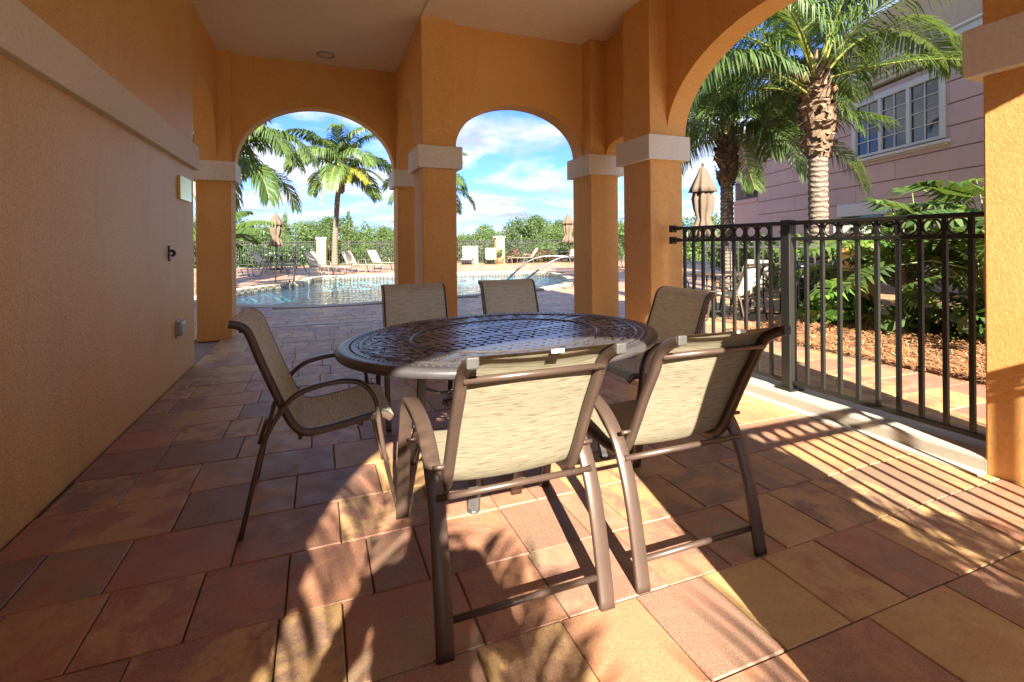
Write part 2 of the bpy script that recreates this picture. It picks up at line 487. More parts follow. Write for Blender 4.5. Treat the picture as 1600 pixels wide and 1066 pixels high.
# --- pavers
ROW0, PITCH = 1.093, .3646
GAP = .0045
def row_cells(k, x0, x1, rs):
    x = x0 - rs.random() * .2; cells = []
    while x < x1:
        wd = rs.choice([.295, .295, .41, .41, .2, .295])
        a, b = max(x, x0), min(x + wd, x1)
        if b - a > .05: cells.append((a, b))
        x += wd
    return cells
def paver_mesh(wx, wy, seed, h=.03):
    rs = random.Random(seed); a, b = wx / 2 - GAP / 2, wy / 2 - GAP / 2; c = .004
    j = lambda: rs.uniform(-.0012, .0012)
    z = [j() for _ in range(4)]
    top = [(-a + c, -b + c, z[0]), (a - c, -b + c, z[1]), (a - c, b - c, z[2]), (-a + c, b - c, z[3])]
    mid = [(-a, -b, -c), (a, -b, -c), (a, b, -c), (-a, b, -c)]
    bot = [(-a, -b, -h), (a, -b, -h), (a, b, -h), (-a, b, -h)]
    fs = [(0, 1, 2, 3)]
    for i in range(4):
        n = (i + 1) % 4
        fs += [(4 + i, 4 + n, n, i), (8 + i, 8 + n, 4 + n, 4 + i)]
    return top + mid + bot, fs
floor_root = struct(link('patio_floor', None)); floor_root.empty_display_size = .1
pm = {}
rs = random.Random(3); n_ind = 0
stuffm = MB()
def put_paver(x0, x1, y0, y1, single):
    global n_ind
    if single:
        key = (round(x1 - x0, 3), rs.randrange(3))
        if key not in pm:
            mm = MB(); mm.add(*paver_mesh(x1 - x0, y1 - y0, hash(key) % 999)); pm[key] = mm.mesh('paver', 'paver_clay')
        link('paver', pm[key], floor_root, ((x0 + x1) / 2, (y0 + y1) / 2, rs.uniform(-.0015, .0015)))
        n_ind += 1
    else:
        v, f = paver_mesh(x1 - x0, y1 - y0, rs.randrange(9999))
        zz = rs.uniform(-.0015, .0015); cx, cy = (x0 + x1) / 2, (y0 + y1) / 2
        stuffm.add([(a + cx, b + cy, c + zz) for a, b, c in v[:8]], f[:1] + [q for i, q in enumerate(f[1:]) if i % 2 == 0])
for k in range(-9, 86):
    y0 = ROW0 + k * PITCH; y1 = y0 + PITCH
    if y0 < -2.25: continue
    if y0 < 7.9:
        for a, b in row_cells(k, -1.235, 3.31, rs):
            if y0 > 7.4 or y0 < -2.2 or True:
                put_paver(a, b, y0, y1, .3 < y0 < 5.9)
        for a, b in row_cells(k, 3.66, 5.35 if y0 < 5.2 else 14, rs):
            put_paver(a, b, y0, y1, 1.0 < y0 < 3.4)
        for a, b in row_cells(k, -8, -1.55, rs):
            if y0 > 3: put_paver(a, b, y0, y1, False)
    else:
        for a, b in row_cells(k, -10, 20, rs):
            cx, cy = (a + b) / 2, (y0 + y1) / 2
            if any(inside(POUT, xx, yy) for xx, yy in ((a, y0), (b, y0), (a, y1), (b, y1), (cx, cy))): 
                continue
            put_paver(a, b, y0, y1, False)
stuff(stuffm.build('paver_field', 'paver_clay', floor_root))
m = MB(); m.box(-1.06, 1.1, 8.32, 8.40, -.01, .004)
m.build('drain_strip', 'drain_metal', floor_root)

# --- pool shell, water, coping stones
def wall_ring(poly, z0, z1, flip=False):
    n = len(poly); vs = [(x, y, z0) for x, y in poly] + [(x, y, z1) for x, y in poly]
    return vs, [((i, (i + 1) % n, n + (i + 1) % n, n + i) if not flip else (n + i, n + (i + 1) % n, (i + 1) % n, i)) for i in range(n)]
pool = struct(link('swimming_pool', None))
m = MB(); m.add(*wall_ring(POOL, -1.0, -.24)); m.add([(x, y, -1.0) for x, y in POOL], [tuple(range(len(POOL)))])
m.build('pool_basin', 'pool_plaster', pool)
m = MB(); m.add(*wall_ring(POOL, -.24, -.02)); m.build('tile_band', 'pool_tile', pool)
steps = MB()
for i, (d, z) in enumerate([(.2, -.35), (.55, -.6), (.95, -.85)]):
    steps.box(3.6 - .0, 6.2, 11.7 + d - .2, 12.6 + d + .3, -.99, z)
steps.build('entry_steps', 'pool_plaster', pool, bevel=.03)
m = MB(); m.add([(x, y, -.12) for x, y in offset(POOL, -.005)], [tuple(range(len(POOL)))])
struct(m.build('water', 'water'))
# resample perimeter for coping
per = []
n = len(POOL)
for i in range(n):
    a = Vector(POOL[i]); b = Vector(POOL[(i + 1) % n]); k = max(2, int((b - a).length / .42))
    for j in range(k): per.append(tuple(a.lerp(b, j / k)))
pin = offset(per, .0); pout = offset(per, .33) 
if not inside(POUT, *[(pout[0][0] + pin[0][0]) / 2, (pout[0][1] + pin[0][1]) / 2]): pout = offset(per, -.33)
for i in range(len(per)):
    j = (i + 1) % len(per)
    a, b, c, d = Vector(pin[i]), Vector(pin[j]), Vector(pout[j]), Vector(pout[i])
    cen = (a + b + c + d) / 4; q = [cen + (p - cen) * .985 for p in (a, b, c, d)]
    mm = MB(); mm.add([(p.x, p.y, -.045) for p in q] + [(p.x, p.y, .012) for p in q], [(0, 3, 2, 1), (4, 5, 6, 7), (0, 1, 5, 4), (1, 2, 6, 5), (2, 3, 7, 6), (3, 0, 4, 7)])
    mm.build('coping_stone', 'curb_concrete', pool)

# ------------------------------------------------------------------ pavilion
pav = thing('covered_lanai', 'orange stucco covered patio with round arches and cream capitals over the dining set', 'pavilion')
ZB, ZT, ZC = 2.126, 2.386, 3.89
def arch_wall(axis, c0, c1, a0, a1, o0, o1, b, name='arch_wall', ztop=ZC + .2, zs=ZT):
    """wall in plane axis ('x': constant x from c0 to c1, runs along y from a0 to a1), elliptical opening o0..o1 springing at zs"""
    m = MB(); N = 40; oc = (o0 + o1) / 2; ha = (o1 - o0) / 2
    us = [a0] if a0 < o0 else []
    prof = []
    if a0 < o0 - 1e-4: prof.append((a0, zs)); prof.append((o0, zs))
    for i in range(N + 1):
        t = PI * (1 - i / N); prof.append((oc + ha * math.cos(t), zs + b * math.sin(t)))
    if a1 > o1 + 1e-4: prof.append((o1, zs)); prof.append((a1, zs))
    q = [prof[0]]
    for p in prof[1:]:
        if abs(p[0] - q[-1][0]) > 1e-5 or abs(p[1] - q[-1][1]) > 1e-5: q.append(p)
    vs = []
    for (u, z) in q:
        for c in (c0, c1):
            for zz in (z, ztop):
                vs.append((c, u, zz) if axis == 'x' else (u, c, zz))
    fs = []
    for i in range(len(q) - 1):
        k, l = i * 4, i * 4 + 4
        fs += [(k, l, l + 1, k + 1), (k + 2, k + 3, l + 3, l + 2), (k, k + 2, l + 2, l), (k + 1, l + 1, l + 3, k + 3)]
    fs += [(0, 1, 3, 2), ((len(q) - 1) * 4, (len(q) - 1) * 4 + 2, (len(q) - 1) * 4 + 3, (len(q) - 1) * 4 + 1)]
    m.add(vs, fs)
    return m.build(name, 'orange_stucco', pav)
def pier(x0, x1, y0, y1, px0, px1, py0, py1, z1=ZC + .1):
    p = MB(); p.box(x0, x1, y0, y1, -.02, ZB + .01); o = p.build('pier', 'orange_stucco', pav, bevel=.012)
    c = MB(); c.box(x0 - .06, x1 + .06, y0 - .06, y1 + .06, ZB, ZT - .002); c.build('capital', 'trim_concrete', o, bevel=.008)
    u = MB(); u.box(px0, px1, py0, py1, ZT - .003, z1); u.build('pilaster', 'orange_stucco', o, bevel=.01)
def my(y): return 5.8 - y
for mir in (0, 1):
    f = my if mir else (lambda y: y)
    def yy(a, b): return (min(f(a), f(b)), max(f(a), f(b)))
    pier(-1.52, -1.107, *yy(7.55, 7.95), -1.299, -1.107, *yy(7.55, 7.8))
    pier(1.105, 1.50, *yy(7.55, 7.97), 1.105, 1.30, *yy(7.55, 7.8))
    pier(1.10, 1.503, *yy(5.589, 6.11), 1.10, 1.503, *yy(5.589, 5.9))
    pier(3.249, 3.66, *yy(5.485, 5.966), 3.249, 3.55, *yy(5.485, 5.8))
    xi = 3.249 if not mir else 3.32
    pier(xi, 3.67, *yy(4.274, 4.763), xi, 3.55, *yy(4.274, 4.763))
    arch_wall('y', *yy(7.65, 7.9), -1.3, 1.3, -1.07, 1.075, .865)
    arch_wall('y', *yy(5.69, 5.94), 1.45, 3.5, 1.52, 3.235, .60)
    arch_wall('x', 1.112, 1.36, *yy(5.85, 7.72), *yy(6.12, 7.54), .86)
    if not mir: arch_wall('x', -1.52, -1.27, *yy(6.0, 7.72), *yy(6.12, 7.54), .86)
    arch_wall('x', 3.47, 3.72, *yy(4.70, 5.75), *yy(4.77, 5.47), .17)
    # blind wall between right bay and the deeper left bay is open below (arch)
arch_wall('x', 3.471, 3.719, my(4.70) + .0, 4.70, my(4.28), 4.28, .872)
m = MB(); m.box(-6.5, -1.245, -2.1, 6.1, -.02, ZC + .1)
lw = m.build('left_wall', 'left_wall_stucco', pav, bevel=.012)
m = MB(); m.box(-1.30, -1.195, -.25, 6.13, 2.065, 2.315); m.build('wall_band', 'trim_concrete', lw, bevel=.006)
m = MB(); m.box(-1.5, 1.108, my(7.88), 7.88, ZC, ZC + .05); m.build('ceiling', 'ceiling_paint', pav)
m = MB(); m.box(1.108, 3.6, my(5.92), 5.92, ZC - .018, ZC + .045); m.build('ceiling', 'ceiling_paint', pav)
m = MB(); m.box(-1.7, 3.9, my(6.12), 6.12, ZC + .06, ZC + .5); m.box(-1.7, 1.7, my(8.1), my(6.12) - .002, ZC + .06, ZC + .5); m.box(-1.7, 1.7, 6.122, 8.1, ZC + .06, ZC + .5)
m.build('roof', 'beige_stucco', pav)
# curb
m = MB(); m.box(3.32, 3.64, 1.5, 4.30, -.02, .085)
struct(m.build('curb', 'curb_concrete', bevel=.02))
m = MB(); m.box(3.235, 3.318, 1.52, 4.26, -.01, .006)
struct(m.build('curb_strip', 'curb_concrete'))
# behind-camera low curb under the rear railing

# wall fixtures
m = MB(); m.box(-1.245, -1.215, 5.46, 5.87, 1.70, 1.925)
t = m.build('wall_sign', 'brass', bevel=.004); tag(t, 'shiny brass plate fixed high on the left wall near its end', 'sign')
t = thing('wall_hook', 'small black hook latch on the left wall below the brass plate', 'hook', (-1.245, 5.17, 1.19))
m = MB(); m.box(-.0, .012, -.035, .035, -.07, .07); m.build('back_plate', 'dark_plastic', t, bevel=.005)
m = MB(); m.tube(smooth_path([(.012, 0, .02), (.03, 0, .02), (.042, 0, 0), (.03, 0, -.02), (.02, 0, -.015)]), .012, 10); m.build('hook', 'dark_plastic', t, True)
t = thing('wall_outlet', 'pale grey outlet cover low on the left wall', 'outlet', (-1.245, 5.455, .48))
m = MB(); m.box(0, .05, -.085, .085, -.065, .065); m.build('cover', 'plastic_grey', t, bevel=.02)
m = MB(); m.box(0, .012, -.10, .10, -.08, .08); m.build('back_plate', 'plastic_grey', t, bevel=.004)
t = thing('ceiling_light', 'round recessed ceiling light near the left arch', 'light', (.1, 7.25, ZC))
m = MB(); m.lathe([(.125, 0), (.125, -.012), (.095, -.018), (.085, -.004)], 28); m.build('trim_ring', 'plastic_grey', t, True)
m = MB(); m.lathe([(.086, -.003), (.05, -.001), (0.0, .0 - .002)], 28); m.build('lens', 'trim_concrete', t)

# ------------------------------------------------------------------ railings
def railing(name, label, p0, p1, z_top, z_bot, spacing, first, rings, group=None, bal=.024, zr=.125, posts=(), joined=False, mat='rail_black', lift=0):
    p0 = Vector((*p0, 0)); p1 = Vector((*p1, 0)); d = (p1 - p0); Ln = d.length; ang = math.atan2(d.y, d.x)
    t = thing(name, label, 'railing' if rings and not joined else 'fence', tuple(p0 + Vector((0, 0, lift))), ang, group)
    m = MB(); m.box(0, Ln, -.026, .026, z_top - .03, z_top); m.build('top_rail', mat, t, bevel=.006)
    m = MB(); m.box(0, Ln, -.017, .017, z_top - zr - .028, z_top - zr); m.build('middle_rail', mat, t, bevel=.004)
    m = MB(); m.box(0, Ln, -.017, .017, z_bot - .03, z_bot); m.build('bottom_rail', mat, t, bevel=.004)
    h = bal / 2
    if joined:
        m = MB(); x = first
        while x < Ln:
            m.box(x - h, x + h, -h, h, z_bot, z_top - .03); x += spacing
        stuff(m.build('balusters', mat, t))
        if rings:
            m = MB(); x = first + spacing / 2
            while x < Ln - spacing / 2:
                r = (zr - .035) / 2; m.tube([(x + r * math.cos(a), 0, z_top - .03 - r - .002 + r * math.sin(a)) for a in [i * PI / 5 for i in range(11)]], .006, 4, False); x += spacing
            stuff(m.build('rings', mat, t))
    else:
        mm = MB(); mm.box(-h, h, -h, h, z_bot - .002, z_top - .028); me = mm.mesh('baluster', mat)
        r = (zr - .032) / 2
        rm = MB(); rx = (spacing - bal) / 2 - .002
        rm.bar([(rx * math.cos(a), 0, r * math.sin(a)) for a in [i * PI / 12 for i in range(25)]], (0, 1, 0), .018, .009); rme = rm.mesh('ring', mat, True)
        x = first; xs = []
        while x < Ln - .02:
            link('baluster', me, t, (x, 0, 0)); xs.append(x); x += spacing
        for a, b in zip(xs, xs[1:]):
            if b - a < spacing * 1.1: link('ring', rme, t, ((a + b) / 2, 0, z_top - .03 - r))
    for x in posts:
        m = MB(); m.box(x - .04, x + .04, -.04, .04, 0, z_top + .01); o = m.build('post', mat, t, bevel=.006)
        m = MB(); m.box(x - .075, x + .075, -.075, .075, 0, .015); m.build('base_plate', mat, o, bevel=.004)
    return t
rl = railing('patio_railing', 'black metal railing with ring frieze along the patio curb, section right of its post', (3.45, 2.81), (3.45, 1.52), 1.325, .075, .127, .155, True, 'patio railing sections', posts=(0,), lift=.085)
rl2 = railing('patio_railing', 'black metal railing with ring frieze between the tall orange pier and the post', (3.45, 4.06), (3.45, 2.85), 1.325, .075, .127, .07, True, 'patio railing sections', lift=.085)
for dz in (1.31, 1.19):
    m = MB(); m.box(-.09, .0, -.02, .02, dz - .02, dz + .02); m.box(-.13, -.08, -.035, .035, dz - .04, dz + .035); m.build('wall_bracket', 'rail_black', rl2, bevel=.008)
railing('patio_railing', 'black metal railing with ring frieze in the rear arch behind the camera', (3.25, -.06), (1.52, -.06), 1.41, .12, .112, .06, True, 'patio railing sections', posts=())

# ------------------------------------------------------------------ chairs
def make_chair(kind):
    A = kind == 'A'
    if A:
        leg = [(0, 0), (.03, .15), (.062, .28), (.105, .40), (.165, .50), (.26, .575), (.40, .613), (.58, .612), (.665, .575), (.715, .47), (.77, .30), (.835, 0)]
        rail = [(-.158, .925), (-.112, .907), (-.072, .882), (-.04, .842), (-.012, .785), (.045, .68), (.10, .565), (.15, .468), (.20, .420), (.29, .408), (.42, .42), (.58, .437), (.65, .435), (.69, .40)]
        wl, tl, xl, wr = .056, .020, .282, .035; xr = .238
    else:
        leg = [(0, 0), (.053, .24), (.093, .40), (.15, .51), (.217, .585), (.31, .618), (.43, .628), (.51, .60), (.562, .52), (.58, .386), (.615, .186), (.66, 0)]
        rail = [(-.045, .912), (-.008, .903), (.028, .872), (.066, .77), (.115, .643), (.16, .536), (.205, .445), (.26, .402), (.376, .409), (.545, .438), (.60, .44), (.64, .415)]
        wl, tl, xl, wr = .036, .020, .292, .026; xr = .246
    t = thing('dining_chair', '', 'chair')
    for s in (-1, 1):
        pts = smooth_path([(s * xl, y, z) for y, z in leg], 4)
        m = MB(); m.bar(pts, (1, 0, 0), wl, tl); m.build('arm_and_legs', 'bronze_frame', t, True)
        pts = smooth_path([(s * xr, y, z) for y, z in rail], 4)
        m = MB(); m.bar(pts, (1, 0, 0), wr, .034); o = m.build('side_rail', 'bronze_frame', t, True)
        if A:
            m = MB(); m.box(s * xr - .0185, s * xr + .0185, -.166, -.156, .908, .942); m.build('end_cap', 'chair_cap', o, bevel=.006)
        # bolts
        for (y, z) in ([(.115, .53), (.63, .43)] if A else [(.155, .53), (.57, .43)]):
            m = MB(); m.tube([(s * xr, y, z), (s * (xl + .01), y, z)], .008, 8); m.build('bolt', 'bronze_frame', t, True)
    bars = [((.106, .435), .011), ((.195, .388), .010), ((.55, .405), .010), ((-.062, .850), .011)] if A else [((.075, .40), .009), ((.235, .38), .010), ((.5, .405), .010), ((.0, .88), .010)]
    for (y, z), r in bars:
        xx = xl if z == .435 or z == .40 else xr
        m = MB(); m.tube([(-xx, y, z), (xx, y, z)], r, 10); m.build('cross_bar', 'bronze_frame', t, True)
    if A:
        m = MB(); m.tube([(-xl, .028, .095), (xl, .028, .095)], .011, 10); m.build('foot_bar', 'bronze_frame', t, True)
    # sling
    P = smooth_path([(0, y, z) for y, z in rail], 5); m = MB(); nx = 12; ln = 0; uv = []
    hw = xr + (.010 if not A else .004)
    for i, p in enumerate(P):
        if i: ln += (p - P[i - 1]).length
        tt = (P[min(i + 1, len(P) - 1)] - P[max(i - 1, 0)]).normalized(); nrm = Vector((0, -tt.z, tt.y))
        for j in range(nx + 1):
            u = j / nx * 2 - 1
            sag = .018 * (1 - u * u) * (1 if 3 < i < len(P) - 3 else .2)
            q = p + Vector((u * hw, 0, 0)) + nrm * (.0175 - sag * .8) * (-1 if nrm.z < 0 else 1)
            m.v.append((q.x, q.y, q.z)); uv.append((u * hw + .5, ln))
    for i in range(len(P) - 1):
        for j in range(nx):
            a = i * (nx + 1) + j; m.f.append((a, a + 1, a + nx + 2, a + nx + 1))
    m.uv = uv
    o = m.build('sling', 'sling_tan' if A else 'sling_olive', t, True)
    if A:
        m = MB(); m.box(.0, .04, -.1635, -.159, .931, .942); m.build('care_tag', 'trim_concrete', o)
    return t
cA = make_chair('A'); cB = make_chair('B')
cA.location = (.625, 1.445, 0); cA.rotation_euler = (0, 0, R(0))
cA['label'] = 'sling chair nearest the camera, its sunlit tan back turned to us'; cA['group'] = 'sling chairs around the oval table'
copy_tree(cA, (1.352, 1.465, 0), R(0), 'bronze sling chair with half shaded tan back, second in the near row towards the railing', cA['group'])
cB.location = (-.322, 2.665, 0); cB.rotation_euler = (0, 0, R(-90)); cB['group'] = cA['group']
cB['label'] = 'sling chair at the left end of the oval table facing right, seat partly sunlit'
copy_tree(cB, (.715, 4.02, 0), R(180), 'shaded sling chair behind the table in front of the middle orange pier', cA['group'])
copy_tree(cB, (1.56, 4.10, 0), R(180), 'shaded sling chair behind the table in front of the arch showing the pool handrails', cA['group'])
copy_tree(cB, (2.36, 2.74, 0), R(90), 'shaded sling chair at the right end of the table with its back to the railing', cA['group'])

# ------------------------------------------------------------------ table
tb = thing('oval_table', 'oval cast metal patio table with pierced lattice top and ribbed rim', 'table', (1.01, 2.65, 0), R(17))
TA, TB_, TH = .955, .755, .735
def hole(x, y):
    r = math.hypot(x / TA, y / TB_)
    if r > .965: return False
    th = math.atan2(y / TB_, x / TA)
    if r > .90:                                    # plain bead band
        return False
    if r > .62 and r < .86:                        # scroll band
        k = math.sin(th * 34 + 2.2 * math.sin(r * 60)) * math.cos((r - .62) / .24 * PI * 4 + .8 * math.sin(th * 17))
        return k > .28
    if r >= .585: return False
    if math.hypot(x, y) < .03: return True
    if math.hypot(x, y) < .06: return False
    u, v = x / .056, y / .052
    fx, fy = u - math.floor(u) - .5, v - math.floor(v) - .5
    if int(math.floor(v)) % 5 == 0: return False
    s = 1 if (int(math.floor(u)) + int(math.floor(v))) % 2 else -1
    return abs(fx + s * fy * .5) < .25 and abs(fy) < .33
cell = .0075
NX, NY = int(TA / cell) + 1, int(TB_ / cell) + 1
idx = {}; V = []; Fc = []
def vid(i, j):
    if (i, j) not in idx:
        idx[(i, j)] = len(V); x, y = i * cell, j * cell; r = math.hypot(x / TA, y / TB_)
        z = 0
        if r > .9: z = .004 * math.sin((r - .9) / .07 * PI)
        elif .6 < r < .62 or .86 < r < .885: z = .004
        elif r > .62: z = .0016 * math.sin(math.atan2(y, x) * 44)
        V.append((x, y, z))
    return idx[(i, j)]
for i in range(-NX, NX):
    for j in range(-NY, NY):
        x, y = (i + .5) * cell, (j + .5) * cell
        if math.hypot(x / TA, y / TB_) < .962 and not hole(x, y):
            Fc.append((vid(i, j), vid(i + 1, j), vid(i + 1, j + 1), vid(i, j + 1)))
m = MB(); m.v = V; m.f = Fc
top = m.build('lattice_top', 'cast_bronze', tb); top.location = (0, 0, TH)
sm = top.modifiers.new('s', 'SOLIDIFY'); sm.thickness = .006; sm.offset = -1
m = MB(); N = 260; prof = [(.945, -.001), (.955, .004), (.985, .003), (1.0, -.006), (1.004, -.016), (1.0, -.034), (.99, -.040), (.985, -.034), (.98, -.008)]
for k, (r, z) in enumerate(prof):
    for j in range(N):
        a = 2 * PI * j / N
        rr = r + (.0035 if (j % 2 and 3 <= k <= 5) else 0)
        m.v.append((TA * rr * math.cos(a), TB_ * rr * math.sin(a), z))
for k in range(len(prof) - 1):
    for j in range(N):
        a, b = k * N + j, k * N + (j + 1) % N; m.f.append((a, b, b + N, a + N))
rim = m.build('rim', 'cast_bronze', tb, True); rim.location = (0, 0, TH)
for rr, nm in ((.93, 'bead_ring'), ):
    bm_ = MB(); N = 150
    for j in range(N):
        a = 2 * PI * j / N; cx, cy = TA * rr * math.cos(a), TB_ * rr * math.sin(a)
        bm_.lathe([(.008, 0), (.006, .005), (0, .007)], 6, cx, cy)
    o = bm_.build(nm, 'cast_bronze', tb, True); o.location = (0, 0, TH + .001)
for rr in (.60, .87):
    bm_ = MB(); bm_.tube([(TA * rr * math.cos(2 * PI * j / 90), TB_ * rr * math.sin(2 * PI * j / 90), 0) for j in range(91)], .006, 6, False)
    o = bm_.build('ring_moulding', 'cast_bronze', tb, True); o.location = (0, 0, TH + .001)
for sx, sy in ((-1, -1), (-1, 1), (1, -1), (1, 1)):
    m = MB(); pts = smooth_path([(sx * .40, sy * .26, .69), (sx * .41, sy * .27, .5), (sx * .42, sy * .28, .28), (sx * .46, sy * .32, .01)], 4)
    m.bar(pts, (-sy * .6, sx * .8, 0), .055, .05); o = m.build('leg', 'cast_bronze', tb)
    m = MB(); m.lathe([(.0, .0), (.03, .001), (.03, .012), (.0, .014)], 12, sx * .462, sy * .322); m.build('foot', 'cast_bronze', o, True)
    m = MB(); m.tube(smooth_path([(sx * .43, sy * .28, .45), (sx * .30, sy * .2, .40), (sx * .22, sy * .14, .48), (sx * .30, sy * .2, .56), (sx * .36, sy * .24, .50)], 5), .009, 6)
    m.build('scroll_brace', 'cast_bronze', tb, True)
m = MB()
for s in (-1, 1):
    m.box(-.41, .41, s * .27 - .012, s * .27 + .012, .60, .64); m.box(s * .40 - .012, s * .40 + .012, -.262, .262, .60, .64)
    m.box(-.42, .42, s * .02 - .01, s * .02 + .01, .40, .43)
m.build('apron', 'cast_bronze', tb, bevel=.003)
m = MB(); m.lathe([(.03, .02), (.03, .68)], 16); m.lathe([(0, .012), (.11, .012), (.11, .03), (.03, .05)], 20); m.build('umbrella_sleeve', 'cast_bronze', tb, True)

# ------------------------------------------------------------------ palms
def frond_mesh(name, length, elev, droop, n=78, leaf_len=.62, seed=0, mat='palm_leaf', hang=.6, width=.034):
    rs = random.Random(seed); m = MB(); P = [Vector((0, 0, 0))]; a = elev; seg = 26
    for i in range(seg):
        t = (i + 1) / seg; a = elev - droop * (t ** 1.5)
        P.append(P[-1] + Vector((math.cos(a), 0, math.sin(a))) * length / seg)
    m.tube(P, [.038 * (1 - i / (seg + 1)) + .004 for i in range(seg + 1)], 6, True, .55)
    nst = len(m.f)
    for k in range(n):
        t = .16 + .84 * k / (n - 1); fi = t * seg; i = min(int(fi), seg - 1); p = P[i].lerp(P[i + 1], fi - i); d = (P[i + 1] - P[i]).normalized()
        upv = Vector((-d.z, 0, d.x))
        if upv.z < 0: upv = -upv
        ll = leaf_len * (.55 + 1.0 * math.sin(PI * min(1, .12 + t * .86)) ** .8 * .75) * rs.uniform(.85, 1.1)
        if t > .9: ll *= 1 - (t - .9) * 4
        for s in (-1, 1):
            if rs.random() < .04: continue
            sd = Vector((0, s, 0))
            d0 = (sd * .85 + d * (.45 + .5 * t) + upv * .25 + Vector((rs.uniform(-.1, .1), 0, rs.uniform(-.12, .12)))).normalized()
            wv = d.cross(d0).normalized().cross(d0).normalized()
            if wv.length < .1: wv = d
            q0 = p; q1 = q0 + d0 * ll * .4
            d1 = (d0 + Vector((0, 0, -hang * rs.uniform(.6, 1.3)))).normalized(); q2 = q1 + d1 * ll * .35
            d2 = (d1 + Vector((0, 0, -hang * 1.4))).normalized(); q3 = q2 + d2 * ll * .3
            wd = width * rs.uniform(.8, 1.15)
            wv = (d - d0 * d.dot(d0)).normalized()
            m.add([q0 - wv * wd * .25, q0 + wv * wd * .25, q1 - wv * wd * .5, q1 + wv * wd * .5, q2 - wv * wd * .4, q2 + wv * wd * .4, q3],
                  [(0, 1, 3, 2), (2, 3, 5, 4), (4, 5, 6)])
    me = bpy.data.meshes.new(name); me.from_pydata([tuple(v) for v in m.v], [], m.f)
    me.materials.append(MATS['frond_stem']); me.materials.append(MATS[mat])
    me.polygons.foreach_set('material_index', [0 if i < nst else 1 for i in range(len(m.f))]); me.update()
    return me
FR = {
 'up': frond_mesh('frond', 3.5, R(76), R(80), seed=1, leaf_len=.8, hang=.9, n=90),
 'mid': frond_mesh('frond', 3.7, R(52), R(105), seed=2, leaf_len=.85, hang=1.2, n=90),
 'arch': frond_mesh('frond', 3.8, R(32), R(100), seed=3, leaf_len=.85, hang=1.3, n=90),
 'low': frond_mesh('frond', 3.5, R(8), R(85), seed=4, leaf_len=.8, hang=1.3, n=90),
 'farup': frond_mesh('frond', 3.9, R(72), R(85), seed=1, leaf_len=.9, hang=.8, n=64, width=.075),
 'farmid': frond_mesh('frond', 4.1, R(46), R(110), seed=2, leaf_len=1.0, hang=1.1, n=64, width=.075),
 'farlow': frond_mesh('frond', 4.0, R(18), R(95), seed=3, leaf_len=.95, hang=1.2, n=64, width=.075),
 'stalk': frond_mesh('frond', 2.7, R(84), R(28), seed=12, leaf_len=.5, hang=.25, n=46, width=.03),
 'yellow': frond_mesh('frond', 2.9, R(18), R(85), seed=5, mat='palm_leaf_yellow'),
 'flat': frond_mesh('frond', 3.3, R(14), R(38), seed=6, hang=.75),
 'dead': frond_mesh('frond', 2.2, R(-40), R(48), seed=8, mat='dead_leaf', n=40, leaf_len=.35),
}
def palm(x, y, height, r0, r1, spec, label, group, lean=(0, 0), boots=True, scale=1., cat='palm tree', nuts=True, base_z=0):
    t = thing('palm_tree', label, cat, (x, y, base_z), 0, group); rs = random.Random(int(x * 100 + y * 7))
    pts = []; rad = []
    n = 60
    for i in range(n + 1):
        u = i / n; z = u * height
        pts.append((lean[0] * u * u, lean[1] * u * u, z)); rr = r0 + (r1 - r0) * u
        rad.append(rr * (1.25 - .25 * min(1, u * 6)) * (1 + (.075 if i % 2 == 0 else -.03)))
    m = MB(); m.tube(pts, rad, 14); m.build('trunk', 'palm_trunk', t, True)
    top = Vector((lean[0], lean[1], height))
    if boots:
        m = MB()
        for k in range(230):
            u = rs.random(); z = -1.3 + u * 1.55; an = rs.uniform(0, 2 * PI); rr = r1 * (1.15 + 1.0 * math.sin(min(1, u * 1.15) * PI) ** .7)
            b = top + Vector((math.cos(an) * rr * .75, math.sin(an) * rr * .75, z)); o = Vector((math.cos(an), math.sin(an), 0)); s = Vector((-math.sin(an), math.cos(an), 0))
            wd = rs.uniform(.05, .12); ln = rs.uniform(.12, .26); c = rs.uniform(.2, .9)
            q1 = b + o * .05 + Vector((0, 0, ln * .6)); q2 = q1 + o * ln * c * .6 + Vector((0, 0, ln * rs.uniform(-.5, .6)))
            tw = s * rs.uniform(-.05, .05)
            m.add([b - s * wd, b + s * wd, q1 + s * wd * .8 + tw, q1 - s * wd * .8 + tw, q2 + s * wd * .2 + tw, q2 - s * wd * .3 + tw, b - o * .05, b + o * .035 + Vector((0, 0, .02))],
                  [(0, 1, 2, 3), (3, 2, 4, 5), (0, 7, 3), (7, 1, 2)])
        m.tube([top + Vector((0, 0, z)) for z in (-1.3, -.6, 0, .3, .7)], [r1 * .9, r1 * 1.3, r1 * 1.35, r1 * .9, .03], 12)
        stuff(m.build('leaf_bases', 'boot_fibre', t))
    if nuts:
        for k in range(6):
            m = MB(); an = rs.uniform(0, 2 * PI); c = top + Vector((math.cos(an) * (r1 + .14), math.sin(an) * (r1 + .14), rs.uniform(-.1, .25)))
            m.lathe([(.0, c.z - .11), (.06, c.z - .08), (.085, c.z), (.06, c.z + .08), (0, c.z + .11)], 8, c.x, c.y); m.build('coconut', 'coconut', t, True)
    for kind, an, dz, sc_, roll in spec:
        link('frond', FR[kind], t, (top.x + math.cos(R(an)) * r1 * .6, top.y + math.sin(R(an)) * r1 * .6, top.z + dz), (R(roll), 0, R(an)), (sc_ * scale,) * 3)
    return t
def auto_spec(seed, n=20, kinds=('up', 'mid', 'arch', 'low', 'flat')):
    rs = random.Random(seed); out = []
    for i in range(n):
        u = i / n; k = kinds[min(int(u * len(kinds)), len(kinds) - 1)]
        out.append((k, i * 137.5 + rs.uniform(-12, 12), .35 - .45 * u, rs.uniform(.85, 1.05), rs.uniform(-15, 15)))
    return out
